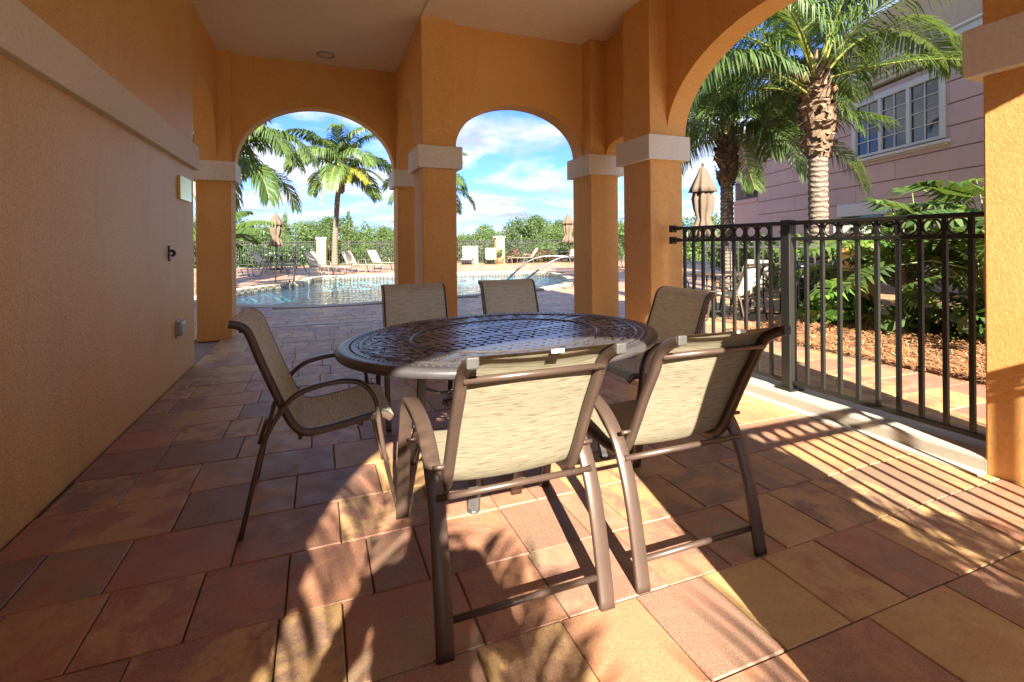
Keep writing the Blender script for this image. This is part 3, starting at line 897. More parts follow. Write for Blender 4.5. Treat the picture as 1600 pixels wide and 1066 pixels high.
GP = 'coconut palms'
SP = [('arch', 160, -.05, .95, 0), ('arch', 178, -.2, .9, 10), ('mid', 148, .1, 1, 0), ('mid', 118, .1, 1, 5), ('mid', 88, .05, 1, -8), ('up', 62, .3, 1, 0), ('up', 205, .35, .95, 20), ('up', 244, .35, 1, -10), ('up', 300, .3, .95, 0),
      ('mid', -8, .15, 1, 0), ('flat', -33, .15, .95, 12), ('mid', 24, .1, 1, 0), ('mid', 44, 0, .95, 0), ('up', 140, .35, 1, 10), ('up', 5, .35, .95, 0), ('arch', 98, -.15, .95, 0), ('arch', 55, -.2, .9, 0), ('mid', 192, .1, .95, -10), ('up', -40, .35, .9, 0), ('mid', 268, .2, .8, 0)]
palm(8.5, 6.3, 4.05, .165, .15, SP, 'coconut palm with shaggy brown trunk head in the mulch bed beyond the railing', GP)
palm(10.05, 10.0, 4.0, .17, .15, auto_spec(9, 24), 'second coconut palm farther back, left of the pink building', GP)
palm(.87, 31.9, 5.7, .17, .15, auto_spec(11, 17, ('farup', 'farup', 'farmid', 'farmid', 'farlow')) + [('yellow', -60, -.05, 1., 10), ('yellow', -110, -.1, .9, 0), ('yellow', -20, 0, 1.05, 0), ('yellow', -85, -.2, .9, 0), ('yellow', 215, -.1, .8, 0), ('dead', 200, -.1, 1, 0)], 'tall coconut palm with yellowing fronds by the far fence, seen in the left arch', GP, boots=True, lean=(.35, 0))
palm(6.0, 28.3, 4.4, .16, .14, auto_spec(15, 17, ('farup', 'farmid', 'farlow')), 'coconut palm mostly hidden behind the middle orange pier', GP, lean=(0, 0), scale=.8)
palm(-3.5, 18.8, 3.9, .16, .14, auto_spec(21, 20, ('farup', 'farmid', 'farmid', 'farlow')), 'dark coconut palm behind the left orange pier', GP)
# palms behind the camera that filter the low sun
# clumping palms behind the patio whose upright fronds filter the low sun
def clump(x, y, n, sc_, label, seed):
    t = thing('clumping_palm', label, 'palm', (x, y, 0), 0, 'clumping palms behind the patio'); rs = random.Random(seed)
    for i in range(n):
        a = i * 2.4 + rs.uniform(-.4, .4); q = rs.uniform(.8, 1.1) * sc_
        link('frond', FR['stalk'] if i % 3 else FR['up'], t, (math.cos(a) * .25, math.sin(a) * .25, 0), (rs.uniform(-.2, .2), rs.uniform(0, .35), a), (q * (1 if i % 3 else .7),) * 3)
clump(-1.35, -3.2, 13, 1.05, 'clumping palm behind the patio, leftmost of the row', 1)
clump(-.45, -3.5, 13, 1.1, 'clumping palm behind the patio, second of the row', 2)
clump(1.25, -3.0, 10, 1.05, 'clumping palm behind the patio, third of the row', 3)
clump(1.95, -3.5, 8, .95, 'clumping palm behind the patio, rightmost of the row', 4)

# ------------------------------------------------------------------ banana plants
def paddle(name, length, width, seed, split=True):
    rs = random.Random(seed); m = MB(); n = 30; P = []; a = R(62); p = Vector((0, 0, 0))
    pet = .35
    for i in range(n + 1):
        P.append(p.copy()); a -= R(82) / n * (.4 + 1.2 * i / n); p = p + Vector((math.cos(a), 0, math.sin(a))) * (length / n)
    m.tube(P, [.022 * (1 - .8 * i / n) for i in range(n + 1)], 6)
    k0 = int(n * pet)
    for s in (-1, 1):
        i = k0
        while i < n:
            w_ = rs.choice([1, 1, 2, 3]) if split else 1
            j = min(i + w_, n)
            dz = rs.uniform(-.25, .1)
            def wid(u): return width * math.sin(PI * min(1, max(0, (u - k0) / (n - k0)) * .93 + .05)) ** .6
            for q in range(i, j):
                e0 = P[q] + Vector((.02, s * wid(q), -.12 * wid(q) / width + dz * wid(q))); e1 = P[q + 1] + Vector((.02, s * wid(q + 1), -.12 + dz * wid(q + 1)))
                if q == j - 1: e1 = e1 - (P[q + 1] - P[q]) * .35
                m.add([P[q], P[q + 1], e1, e0], [(0, 1, 2, 3)])
            i = j
    return m.mesh(name, 'palm_leaf')
PD = [paddle('leaf', 2.0, .30, 1), paddle('leaf', 1.6, .26, 2), paddle('leaf', 1.8, .28, 3)]
def banana(x, y, n, s, label, seed, group='banana plants'):
    t = thing('banana_plant', label, 'plant', (x, y, 0), 0, group); rs = random.Random(seed)
    m = MB(); m.tube([(0, 0, 0), (.02, .02, .6 * s), (0, .04, 1.2 * s)], [.10, .085, .06], 10); m.build('stem', 'petiole', t, True)
    for i in range(n):
        link('leaf', PD[i % 3], t, (0, .02, (.7 + .5 * rs.random()) * s), (0, rs.uniform(-.25, .3), i * 2.4 + rs.uniform(-.3, .3)), (s,) * 3)
banana(-3.0, 15.3, 9, 1.15, 'broad leaved banana plant left of the pool beside the left pier', 3)
banana(-3.9, 17.2, 8, 1.0, 'banana plant further back behind the other banana', 8)

# ------------------------------------------------------------------ hedges, trees
def leaf_cloud(blobs, n, size, seed, shell=.45, up=.2, flat=1.):
    rs = np.random.RandomState(seed); tot = sum(b[3] * b[4] * b[5] for b in blobs); V = []; F = []
    for (cx, cy, cz, rx, ry, rz) in blobs:
        k = int(n * rx * ry * rz / tot) + 8
        d = rs.normal(size=(k, 3)); d /= np.linalg.norm(d, axis=1)[:, None]
        rr = (shell + (1 - shell) * rs.rand(k)) * (1 + .18 * np.sin(d[:, 0] * 7 + seed) * np.sin(d[:, 2] * 6 + cx))
        c = d * rr[:, None] * np.array([rx, ry, rz]) + np.array([cx, cy, cz])
        nrm = d + rs.normal(size=(k, 3)) * .7; nrm /= np.linalg.norm(nrm, axis=1)[:, None]
        a = np.cross(nrm, rs.normal(size=(k, 3))); a /= np.linalg.norm(a, axis=1)[:, None]; b = np.cross(nrm, a)
        s = size * (.5 + rs.rand(k))[:, None]
        q = np.stack([c - a * s, c + b * s * .45, c + a * s, c - b * s * .45], axis=1).reshape(-1, 3)
        b0 = len(V); V.extend(map(tuple, q)); F.extend([(b0 + 4 * i, b0 + 4 * i + 1, b0 + 4 * i + 2, b0 + 4 * i + 3) for i in range(k)])
    return V, F
def tree_blobs(h, wd, seed, k=11, base=.3):
    rs = random.Random(seed); out = []
    for i in range(k):
        u = rs.random(); a = rs.uniform(0, 2 * PI); z = h * (base + (1 - base) * u * .9); r = wd * .5 * math.sin(PI * min(.95, .2 + .75 * u)) * rs.uniform(.2, .9)
        s = wd * rs.uniform(.16, .32)
        out.append((math.cos(a) * r, math.sin(a) * r, z, s, s, s * rs.uniform(.7, 1.1)))
    return out
crowns = []
for i, (h, wd, n, sz, mat) in enumerate([(5, 5, 6000, .13, 'tree_leaf'), (4.2, 5.5, 6000, .13, 'tree_leaf'), (6, 3.6, 5000, .13, 'tree_leaf'), (3.2, 5, 5000, .13, 'tree_leaf_far'), (5.2, 6.5, 7000, .14, 'tree_leaf_far')]):
    V, F = leaf_cloud(tree_blobs(h, wd, i + 3, 16, .12), n, sz, i); m = MB(); m.v = V; m.f = F; crowns.append((m.mesh('crown', mat), h))
# pointed casuarina
V, F = leaf_cloud([(random.uniform(-1, 1) * (1.1 - u), random.uniform(-1, 1) * (1.1 - u), 1 + u * 5.6, .3 + 1.0 * (1 - u), .3 + 1.0 * (1 - u), .9) for u in [i / 17 for i in range(18)]], 7000, .11, 9, .15)
m = MB(); m.v = V; m.f = F; crowns.append((m.mesh('crown', 'tree_leaf'), 7))
rs = random.Random(12)
tl = ['rounded green tree in the thicket beyond the pool fence', 'broad bushy tree in the thicket beyond the pool fence', 'slender green tree in the thicket beyond the pool fence', 'low pale green bush tree beyond the pool fence', 'wide pale tree in the thicket beyond the pool fence', 'pointed feathery tree rising over the thicket beyond the fence']
NTH = ['leftmost', 'second', 'third', 'fourth', 'fifth', 'sixth', 'seventh', 'eighth', 'ninth', 'tenth', 'eleventh', 'twelfth']; TK = {}
tl = ['rounded green tree', 'broad bushy tree', 'slender green tree', 'low pale bush tree', 'wide pale tree', 'pointed feathery tree']
def far_tree(x, y, k, s, z=-.6):
    me, h = crowns[k]
    TK[k] = TK.get(k, -1) + 1
    t = thing('tree', tl[k] + ' beyond the pool fence, ' + NTH[TK[k]] + (' of its kind' if TK[k] == 0 else ' of its kind from the left'), 'tree', (x, y, z), rs.uniform(0, 6), 'trees beyond the pool fence'); t.scale = (s, s, s)
    link('crown', me, t)
    m = MB(); m.tube([(0, 0, 0), (.08, .05, h * .35), (0, .1, h * .75)], [.16, .12, .05], 7); m.build('trunk', 'trunk_bark', t, True)
def P2(px, d):
    r = (px - 800) / 766 * d; return (r * math.cos(YAW) + d * math.sin(YAW), d * math.cos(YAW) - r * math.sin(YAW))
for px, d, k, s in [(300, 36, 1, 1), (310, 44, 5, 0.9), (340, 40, 4, 1.0), (385, 42, 0, 0.9), (400, 62, 1, 1.2), (415, 50, 1, 1.0), (445, 46, 5, 0.85), (470, 54, 4, 0.95), (495, 50, 0, 1.0), (515, 58, 2, 1.0), (530, 66, 4, 1.2), (545, 52, 5, 0.95), (560, 56, 1, 1.15), (580, 62, 1, 1.0), (598, 60, 2, 0.8), (612, 56, 0, 0.85), (640, 62, 3, 1.2), (660, 66, 4, 1.0), (700, 62, 3, 1.0), (725, 66, 3, 1.0), (748, 60, 3, 1.0), (760, 74, 4, 0.9), (770, 64, 1, 0.85), (797, 52, 1, 0.95), (815, 50, 4, 0.85), (835, 52, 2, 0.82), (845, 66, 4, 1.0), (850, 56, 1, 0.95), (872, 60, 2, 0.8), (895, 52, 0, 0.85), (915, 55, 4, 0.8), (965, 50, 0, 0.8), (985, 46, 3, 1.2), (1075, 40, 1, 0.9), (1100, 42, 4, 0.8)]:
    far_tree(*P2(px, d), k, s * (.84 if px < 620 else .95))
# hedge inside fence and wild growth
def hedge_run(pts, h, wd, n, size, mat, label, seed, name='hedge', z=0):
    rs_ = random.Random(seed); bl = []
    for a, b in zip(pts, pts[1:]):
        a = Vector(a); b = Vector(b); k = int((b - a).length / (wd * .7)) + 1
        for i in range(k):
            p = a.lerp(b, i / k); bl.append((p.x + rs_.uniform(-.1, .1), p.y + rs_.uniform(-.1, .1), z + h * .5 * rs_.uniform(.9, 1.1), wd * .75, wd * .75, h * .55))
    V, F = leaf_cloud(bl, n, size, seed, .55); m = MB(); m.v = V; m.f = F
    o = m.build(name, mat); tag(o, label, 'hedge'); return o
hedge_run([(-9, 35.2), (.1, 34.6)], 1.25, 1.0, 9000, .09, 'dark_leaf', 'dark green clipped hedge behind the far fence at the left', 1)
hedge_run([(.5, 34.6), (11, 31.4), (20, 29.3)], .95, 1.0, 9000, .09, 'tree_leaf', 'low green hedge behind the far fence past the loungers', 2)
V, F = [], []
gm = MB(); rs_ = random.Random(5); bl = []
for i in range(90):
    px = rs_.uniform(280, 1120); d = rs_.uniform(36, 80); x, y = P2(px, d); bl.append((x, y, -.2, rs_.uniform(1.2, 2.6), rs_.uniform(1.2, 2.6), rs_.uniform(.9, 1.5)))
V, F = leaf_cloud(bl, 50000, .13, 77, .6); gm.v = V; gm.f = F; stuff(gm.build('undergrowth', 'tree_leaf_far'))

# ------------------------------------------------------------------ far fence with pillars
def pillar(x, y, label, mat='cream_stucco', h=1.42, wd=.40, cap=True, rz=0):
    t = thing('fence_pillar', label, 'pillar', (x, y, 0), rz, 'stucco fence pillars')
    m = MB(); m.box(-wd / 2, wd / 2, -wd / 2, wd / 2, -.05, h - .12); m.build('shaft', mat, t, bevel=.01)
    m = MB(); m.box(-wd / 2 - .05, wd / 2 + .05, -wd / 2 - .05, wd / 2 + .05, h - .12, h); m.build('cap', 'white_trim', t, bevel=.015)
pillar(.1, 33.0, 'cream stucco fence pillar with white cap next to the tall palm', h=1.75, wd=.55)
pillar(11.0, 30.3, 'cream stucco fence pillar with white cap seen in the middle arch', h=1.75, wd=.55)
FZ = dict(z_top=1.5, z_bot=.14, spacing=.13, first=.06, rings=True, joined=True, bal=.022, zr=.16)
railing('pool_fence', 'black metal pool fence at the far left behind the patio table', (-9, 34.0), (-.2, 33.1), group='far pool fence', **FZ)
railing('pool_fence', 'black metal pool fence between the two cream pillars', (.4, 32.9), (10.75, 30.4), group='far pool fence', **FZ)
railing('pool_fence', 'black metal pool fence right of the middle arch pillar', (11.3, 30.2), (21, 28.2), group='far pool fence', **FZ)

# ------------------------------------------------------------------ loungers
def make_lounger():
    t = thing('sun_lounger', '', 'sun lounger')
    # local: x along the body (head at -x), y across
    for s in (-1, 1):
        y = s * .32
        m = MB(); m.bar(smooth_path([(-.80, y, .98), (-.45, y, .42), (-.30, y, .36), (1.05, y, .36), (1.12, y, .30)], 4), (0, 1, 0), .035, .03); m.build('side_rail', 'lounger_frame', t, True)
        m = MB(); m.tube(smooth_path([(-.50, y * 1.05, 0), (-.36, y * 1.05, .36), (-.30, y * 1.05, .56), (.02, y * 1.05, .56), (.10, y * 1.05, .36), (.24, y * 1.05, 0)], 4), .018, 6); m.build('arm_and_legs', 'lounger_frame', t, True)
        m = MB(); m.tube(smooth_path([(.55, y, .36), (.62, y, .02), (.88, y, .02), (.98, y, .36)], 4), .016, 6); m.build('leg', 'lounger_frame', t, True)
    m = MB()
    P = smooth_path([(-.80, 0, .98), (-.45, 0, .42), (-.30, 0, .365), (1.05, 0, .365), (1.12, 0, .30)], 4)
    for p in P: m.v += [(p.x, -.31, p.z + .004), (p.x, .31, p.z + .004)]
    m.f = [(2 * i, 2 * i + 1, 2 * i + 3, 2 * i + 2) for i in range(len(P) - 1)]
    m.build('sling', 'lounger_sling', t, True)
    return t
lg = make_lounger(); GL = 'sun loungers on the pool deck'
LO = [(-3.2, 22.6, -8, 'shaded sun lounger at the far left beside the left pier'),
      (-2.0, 24.6, -22, 'sun lounger behind the pool ladder, second from the left'),
      (.15, 21.9, -44, 'sunlit lounger just left of the cream pillar and ladder'),
      (1.7, 23.4, -44, 'sun lounger right of the tall palm trunk'),
      (3.0, 25.2, -46, 'sun lounger half hidden between two others near the fence'),
      (4.3, 25.6, -105, 'sun lounger facing the pool beside the middle pier'),
      (8.6, 29.4, -112, 'sun lounger beside the white box at the far fence'),
      (10.0, 29.1, -108, 'sun lounger directly left of the cream pillar in the middle arch'),
      (12.2, 28.8, 170, 'sun lounger turned sideways right of the cream pillar in the middle arch'),
      (13.7, 20.5, 185, 'sun lounger glimpsed between the two right hand piers')]
for i, (x, y, a, lb) in enumerate(LO):
    if i == 0: lg.location = (x, y, 0); lg.rotation_euler = (0, 0, R(a)); lg['label'] = lb; lg['group'] = GL
    else: copy_tree(lg, (x, y, 0), R(a), lb, GL)
# small side tables
def side_table(x, y, label):
    t = thing('side_table', label, 'side table', (x, y, 0), 0, 'small side tables by the pool')
    m = MB(); m.lathe([(0, .44), (.26, .44), (.27, .455), (.26, .47), (0, .47)], 20); m.build('table_top', 'lounger_frame', t, True)
    for a in (45, 135, 225, 315):
        m = MB(); m.tube([(.2 * math.cos(R(a)), .2 * math.sin(R(a)), .45), (.24 * math.cos(R(a)), .24 * math.sin(R(a)), 0)], .014, 6); m.build('leg', 'lounger_frame', t, True)
side_table(1.15, 22.4, 'small round table between two loungers near the tall palm')
side_table(11.15, 28.9, 'small round table in front of the middle arch pillar')
m = MB(); m.box(-.45, .45, -.25, .25, 0, 1.12); o = m.build('towel_box', 'towel_white', bevel=.02); o.location = (9.0, 30.3, 0); tag(o, 'white towel box at the far fence behind a lounger', 'box')
# terracotta pot + flower bushes
t = thing('plant_pot', 'terracotta pot at the foot of the middle arch pillar', 'plant pot', (10.75, 29.5, 0))
m = MB(); m.lathe([(0, 0), (.18, 0), (.27, .18), (.27, .3), (.3, .36), (.26, .36), (.24, .3), (0, .3)], 18); m.build('pot', 'terracotta', t, True)
m = MB(); m.v, m.f = leaf_cloud([(0, 0, .65, .2, .2, .32)], 160, .08, 2); m.build('foliage', 'dark_leaf', t)
for i, (x, y, lb) in enumerate([(13.2, 29.2, 'reddish croton bush beside the sideways lounger'), (11.7, 29.5, 'reddish croton bush right of the cream pillar'), (13.9, 29.3, 'green and red bush right of the croton by the fence')]):
    t = thing('flowering_bush', lb, 'bush', (x, y, 0), 0, 'croton bushes by the fence')
    m = MB(); m.v, m.f = leaf_cloud([(0, 0, .4, .42, .4, .4), (.2, .1, .5, .3, .3, .3)], 500, .09, 5 + i); m.build('foliage', 'dark_leaf' if i == 2 else 'tree_leaf', t)
    m = MB(); m.v, m.f = leaf_cloud([(0, 0, .45, .45, .42, .42)], 260, .08, 15 + i, .9); m.build('red_leaves', 'flower_petals', t)

# ------------------------------------------------------------------ umbrellas
def umbrella(x, y, top, low, label, rmax=.2, pole=True):
    t = thing('patio_umbrella', label, 'umbrella', (x, y, 0), 0, 'closed patio umbrellas')
    h = top - low
    def pleat(k, a): return 1 + .22 * math.cos(8 * a + k * .35) + .06 * math.cos(3 * a + k)
    m = MB(); m.lathe([(.015, top), (.05, top - .03), (rmax * .45, top - .12 * h), (rmax * .8, top - .28 * h), (rmax * .95, top - .36 * h), (rmax * .7, top - .365 * h)], 64, mod=lambda k, a: 1 + (.14 if k > 2 else .04) * math.cos(8 * a)); m.build('canopy_cap', 'umbrella_cloth', t, True)
    m = MB(); m.lathe([(rmax * .55, top - .33 * h), (rmax * .72, top - .45 * h), (rmax * .62, top - .60 * h), (rmax * .42, top - .72 * h), (rmax * .70, top - .86 * h), (rmax * 1.0, top - h), (rmax * .6, top - h + .01)], 64, mod=pleat)
    m.build('folded_canopy', 'umbrella_cloth', t, True)
    m = MB(); m.tube([(0, 0, 0), (0, 0, top + .05)], .022, 10); m.build('pole', 'bronze_frame', t, True)
    m = MB(); m.lathe([(0, 0), (.28, 0), (.28, .05), (.06, .1), (.06, .25)], 20); m.build('base', 'dark_plastic', t, True)
umbrella(6.12, 6.62, 2.55, 1.32, 'closed brown umbrella beyond the railing, largest in view', .22)
umbrella(-2.1, 28.2, 2.95, 1.2, 'closed brown umbrella at the far left over the patio table', .36)
umbrella(15.2, 28.6, 3.2, 1.3, 'closed tan umbrella seen in the middle arch above the fence', .42)
# dark patio tables with chairs in the distance
def round_table(x, y, label, r=.55):
    t = thing('round_table', label, 'table', (x, y, 0), 0, 'round patio tables outside')
    m = MB(); m.lathe([(.03, .70), (r, .70), (r + .01, .72), (r, .735), (.03, .735)], 28); m.build('table_top', 'bronze_frame', t, True)
    for a in (45, 135, 225, 315):
        m = MB(); m.tube([(.3 * math.cos(R(a)), .3 * math.sin(R(a)), .7), (.42 * math.cos(R(a)), .42 * math.sin(R(a)), 0)], .02, 6); m.build('leg', 'bronze_frame', t, True)
round_table(-2.1, 28.2, 'round patio table under the far left umbrella')
round_table(15.2, 28.6, 'round patio table under the umbrella in the middle arch')
round_table(6.3, 6.55, 'round patio table under the umbrella beyond the railing', .5)
GO = 'sling chairs at the outdoor tables'
for x, y, a, lb in [(-1.15, 28.0, 80, 'sling chair on the right of the far left patio table'), (-3.1, 28.4, -80, 'sling chair on the left of the far left patio table'),
                    (15.1, 27.6, 0, 'dark sling chair with its back to us at the far table in the middle arch'), (16.2, 28.4, 90, 'dark sling chair right of the far table in the middle arch'),
                    (6.15, 5.55, 12, 'sunlit sling chair beyond the railing with its back to us under the umbrella'), (7.25, 6.5, 95, 'sling chair right of the umbrella table beyond the railing'),
                    (5.5, 7.2, -140, 'sling chair on the far side of the umbrella table next to the orange pier')]:
    copy_tree(cB, (x, y, 0), R(a), lb, GO)

# ------------------------------------------------------------------ pool hardware
t = thing('pool_handrail', 'pair of curved steel handrails at the pool entry steps in the middle arch', 'handrail', (5.6, 12.4, 0))
def onray(px, py, z):
    a = (px - 800) / FPX; b = (HY - py) / FPX
    return 0
for pts in ([(4.75, 13.0, -.3), (4.83, 12.95, .12), (5.83, 13.05, .82), (7.0, 12.75, .84), (7.3, 12.6, .7), (7.35, 12.55, 0)],
            [(4.9, 12.1, -.3), (4.95, 12.1, .12), (5.95, 12.0, .80), (6.6, 11.9, .84), (6.9, 11.85, .7), (6.95, 11.8, 0)]):
    m = MB(); m.tube(smooth_path([(x - 5.6, y - 12.4, z) for x, y, z in pts], 5), .024, 10); m.build('rail', 'steel', t, True)
t = thing('pool_ladder', 'steel grab rails of the pool ladder in the left arch', 'ladder', (-1.0, 18.0, 0), 0)
for dx_ in (-.26, .32):
    m = MB(); m.tube(smooth_path([(dx_ - .15, .55, 0), (dx_ - .13, .52, .55), (dx_ - .05, .40, .76), (dx_ + .15, .05, .60), (dx_ + .33, -.35, .15), (dx_ + .35, -.40, -.5)], 5), .026, 10); m.build('grab_rail', 'steel', t, True)
for z in (-.25, -.5):
    m = MB(); m.box(.09, .67, -.43, -.35, z, z + .03); m.build('step', 'steel', t)

# ------------------------------------------------------------------ right garden
m = MB(); vs = []; nx, ny = 30, 40
rs_ = random.Random(2)
for j in range(ny + 1):
    for i in range(nx + 1):
        y = .3 + 5.0 * j / ny; xe = 5.36 + .12 * math.sin(y * 2.1); x = xe + (12.5 - xe) * i / nx
        z = .02 + .16 * math.sin(min(1, (x - xe) / 1.4) * PI / 2) * min(1, (5.3 - y) / .5 + .05) + .025 * math.sin(x * 5 + y * 3) * min(1, (x - xe) * 2)
        vs.append((x, y, z - (.08 if i == 0 else 0)))
fs = [(j * (nx + 1) + i, j * (nx + 1) + i + 1, (j + 1) * (nx + 1) + i + 1, (j + 1) * (nx + 1) + i) for j in range(ny) for i in range(nx)]
m.add(vs, fs); struct(m.build('planting_bed', 'mulch_ground', smooth=True))
m = MB(); rs_ = random.Random(4)
for k in range(16000):
    y = rs_.uniform(.6, 5.25); x = 5.33 + 2.6 * rs_.random() ** 1.5; xe = 5.36 + .12 * math.sin(y * 2.1)
    z = .03 + .16 * math.sin(min(1, max(0, x - xe) / 1.4) * PI / 2) * min(1, (5.3 - y) / .5 + .05) + rs_.uniform(0, .035)
    a = rs_.uniform(0, PI * 2); ln = rs_.uniform(.05, .13); dx_, dy_ = math.cos(a) * ln, math.sin(a) * ln; wx, wy = -math.sin(a) * .0035, math.cos(a) * .0035; dz = rs_.uniform(-.02, .03)
    m.add([(x - wx, y - wy, z), (x + wx, y + wy, z), (x + dx_ + wx, y + dy_ + wy, z + dz), (x + dx_ - wx, y + dy_ - wy, z + dz)], [(0, 1, 2, 3)])
stuff(m.build('pine_straw', 'pine_straw'))
# split-leaf philodendron
def philo_leaf(seed, size=.5):
    rs = random.Random(seed); m = MB(); k = 11
    L_ = size
    spine = [Vector((0, 0, 0)) + Vector((L_ * i / 12, 0, -.10 * L_ * (i / 12) ** 2 * 1.6)) for i in range(13)]
    for i in range(12):
        w0 = .075 * L_ * (1 - i / 14); w1 = .075 * L_ * (1 - (i + 1) / 14); a, b = spine[i], spine[i + 1]
        m.add([a + Vector((0, -w0, .01)), a + Vector((0, w0, .01)), b + Vector((0, w1, .01)), b + Vector((0, -w1, .01))], [(0, 1, 2, 3)])
    for i in range(k):
        u = i / (k - 1); p = spine[min(12, int(u * 11.5))]
        ln = L_ * (.62 * math.sin(PI * (.22 + .66 * u)) ** .8) * rs.uniform(.85, 1.1); an = R(118 - 98 * u)
        for s in (-1, 1):
            d = Vector((math.cos(an), s * math.sin(an), 0)); sd = Vector((-d.y, d.x, 0)); wd = .058 * L_ * rs.uniform(.8, 1.2)
            q0 = p; q1 = p + d * ln * .55 + Vector((0, 0, .02)); q2 = p + d * ln + Vector((0, 0, -.22 * ln + rs.uniform(-.03, .03)))
            m.add([q0 - sd * wd * .55, q0 + sd * wd * .55, q1 + sd * wd, q1 - sd * wd, q2], [(0, 1, 2, 3), (3, 2, 4)])
    for p in [spine[-1]]:
        m.add([p + Vector((0, -.02, 0)), p + Vector((0, .02, 0)), p + Vector((.12 * L_, 0, -.03))], [(0, 1, 2)])
    return m.mesh('leaf', 'bright_leaf' if seed % 2 else 'palm_leaf')
PL = [philo_leaf(i, .52) for i in range(5)]
def philodendron(x, y, n, h, label, seed, lean=(0, 0), spread=.9, base_z=.1):
    t = thing('philodendron', label, 'plant', (x, y, base_z), 0, 'split leaf philodendrons in the planting bed'); rs = random.Random(seed)
    st = smooth_path([(0, 0, -.1), (lean[0] * .3, lean[1] * .3, h * .25), (lean[0] * .8, lean[1] * .8, h * .45), (lean[0], lean[1], h * .6)], 6)
    m = MB(); m.tube(st, [.055 + (.012 if i % 2 else 0) for i in range(len(st))], 10); m.build('stem', 'trunk_bark', t, True)
    top = st[-1]; pm_ = MB()
    for i in range(n):
        a = i * 2.4 + rs.uniform(-.3, .3); el = R(rs.uniform(8, 82)); ln = spread * rs.uniform(.6, 1.1)
        d = Vector((math.cos(a) * math.cos(el), math.sin(a) * math.cos(el), math.sin(el))); b = top - Vector((0, 0, rs.uniform(0, h * .35)))
        tip = b + d * ln + Vector((0, 0, -.12 * ln)); pm_.tube([b, b + d * ln * .5 + Vector((0, 0, .04)), tip], [.012, .009, .007], 5)
        s = rs.uniform(.75, 1.25)
        link('leaf', PL[rs.randrange(5)], t, tip, (rs.uniform(-.35, .35), -el * .35 + rs.uniform(.1, .6), a + rs.uniform(-.4, .4)), (s,) * 3)
    pm_.build('petioles', 'petiole', t, True)
philodendron(7.0, 3.9, 30, 1.35, 'large split leaf philodendron beside the orange pillar in the bed', 1, (-.1, .1))
philodendron(6.9, 2.7, 34, 1.45, 'split leaf philodendron with bare leaning stem near the right pier', 2, (-.25, .35))
philodendron(8.2, 4.6, 26, 2.1, 'tall split leaf philodendron at the back under the pink wall', 3, (.1, 0))
philodendron(7.9, 3.4, 30, 2.1, 'split leaf philodendron in the middle of the bed against the pink wall', 4, (0, .2))
philodendron(7.6, 1.9, 26, 1.5, 'split leaf philodendron at the right edge behind the near pier', 5, (0, .2))
philodendron(9.3, 5.2, 24, 1.4, 'split leaf philodendron behind the shaggy palm trunk', 6)
# low dark ground plants
def small_plant(x, y, seed, label, mat='dark_leaf', s=.35, n=60):
    t = thing('low_plant', label, 'plant', (x, y, .12), 0, 'low leafy plants in the bed'); m = MB()
    m.v, m.f = leaf_cloud([(0, 0, s * .5, s, s, s * .6)], n, .11, seed, .3); m.build('foliage', mat, t)
for i, (x, y, lb) in enumerate([(6.35, 4.55, 'low broad leaf plant at the end of the mulch by the pillar'), (6.5, 3.7, 'low dark plant between mulch and philodendron'), (6.6, 3.1, 'low dark plant beside the leaning stem'), (6.7, 2.3, 'low dark plant at the right of the bed'), (7.3, 4.9, 'low plant behind the orange pillar')]):
    small_plant(x, y, 50 + i, lb, 'bright_leaf' if i == 0 else 'dark_leaf', .38, 130)
hedge_run([(9.6, 7.2), (11.6, 9.2), (13.8, 14.0)], 1.35, .9, 7000, .08, 'tree_leaf', 'green hedge at the foot of the pink building', 6)
hedge_run([(8.3, 1.0), (9.6, 2.6), (10.6, 4.6)], 1.5, 1.0, 5000, .1, 'dark_leaf', 'dark shrubbery behind the philodendrons', 7)
pillar(7.62, 5.0, 'orange stucco pillar beyond the railing half hidden by philodendron leaves', 'orange_stucco', 1.48, .38)
railing('garden_fence', 'black metal garden fence between the dark bin and the orange pillar', (5.95, 6.45), (7.42, 5.12), 1.30, .12, .12, .06, True, joined=False)
# bin
t = thing('trash_bin', 'dark rectangular bin with grey lid behind the patio railing', 'bin', (7.95, 6.0, 0), R(-35))
m = MB(); m.box(-.30, .30, -.28, .28, .02, .74); m.build('body', 'bin_dark', t, bevel=.02)
m = MB(); m.box(-.33, .33, -.31, .31, .74, .86); m.build('lid', 'bin_lid', t, bevel=.03)
m = MB()
for i in range(5): m.box(-.27 + i * .12, -.21 + i * .12, -.29, -.281, .08, .62)
m.build('ribs', 'dark_plastic', t)

# ------------------------------------------------------------------ pink building
ang = R(90 - 20.5)
pb = thing('pink_building', 'pink stucco building with grooved walls and a white framed upper window', 'building', (15.0, 10.0, 0), ang)
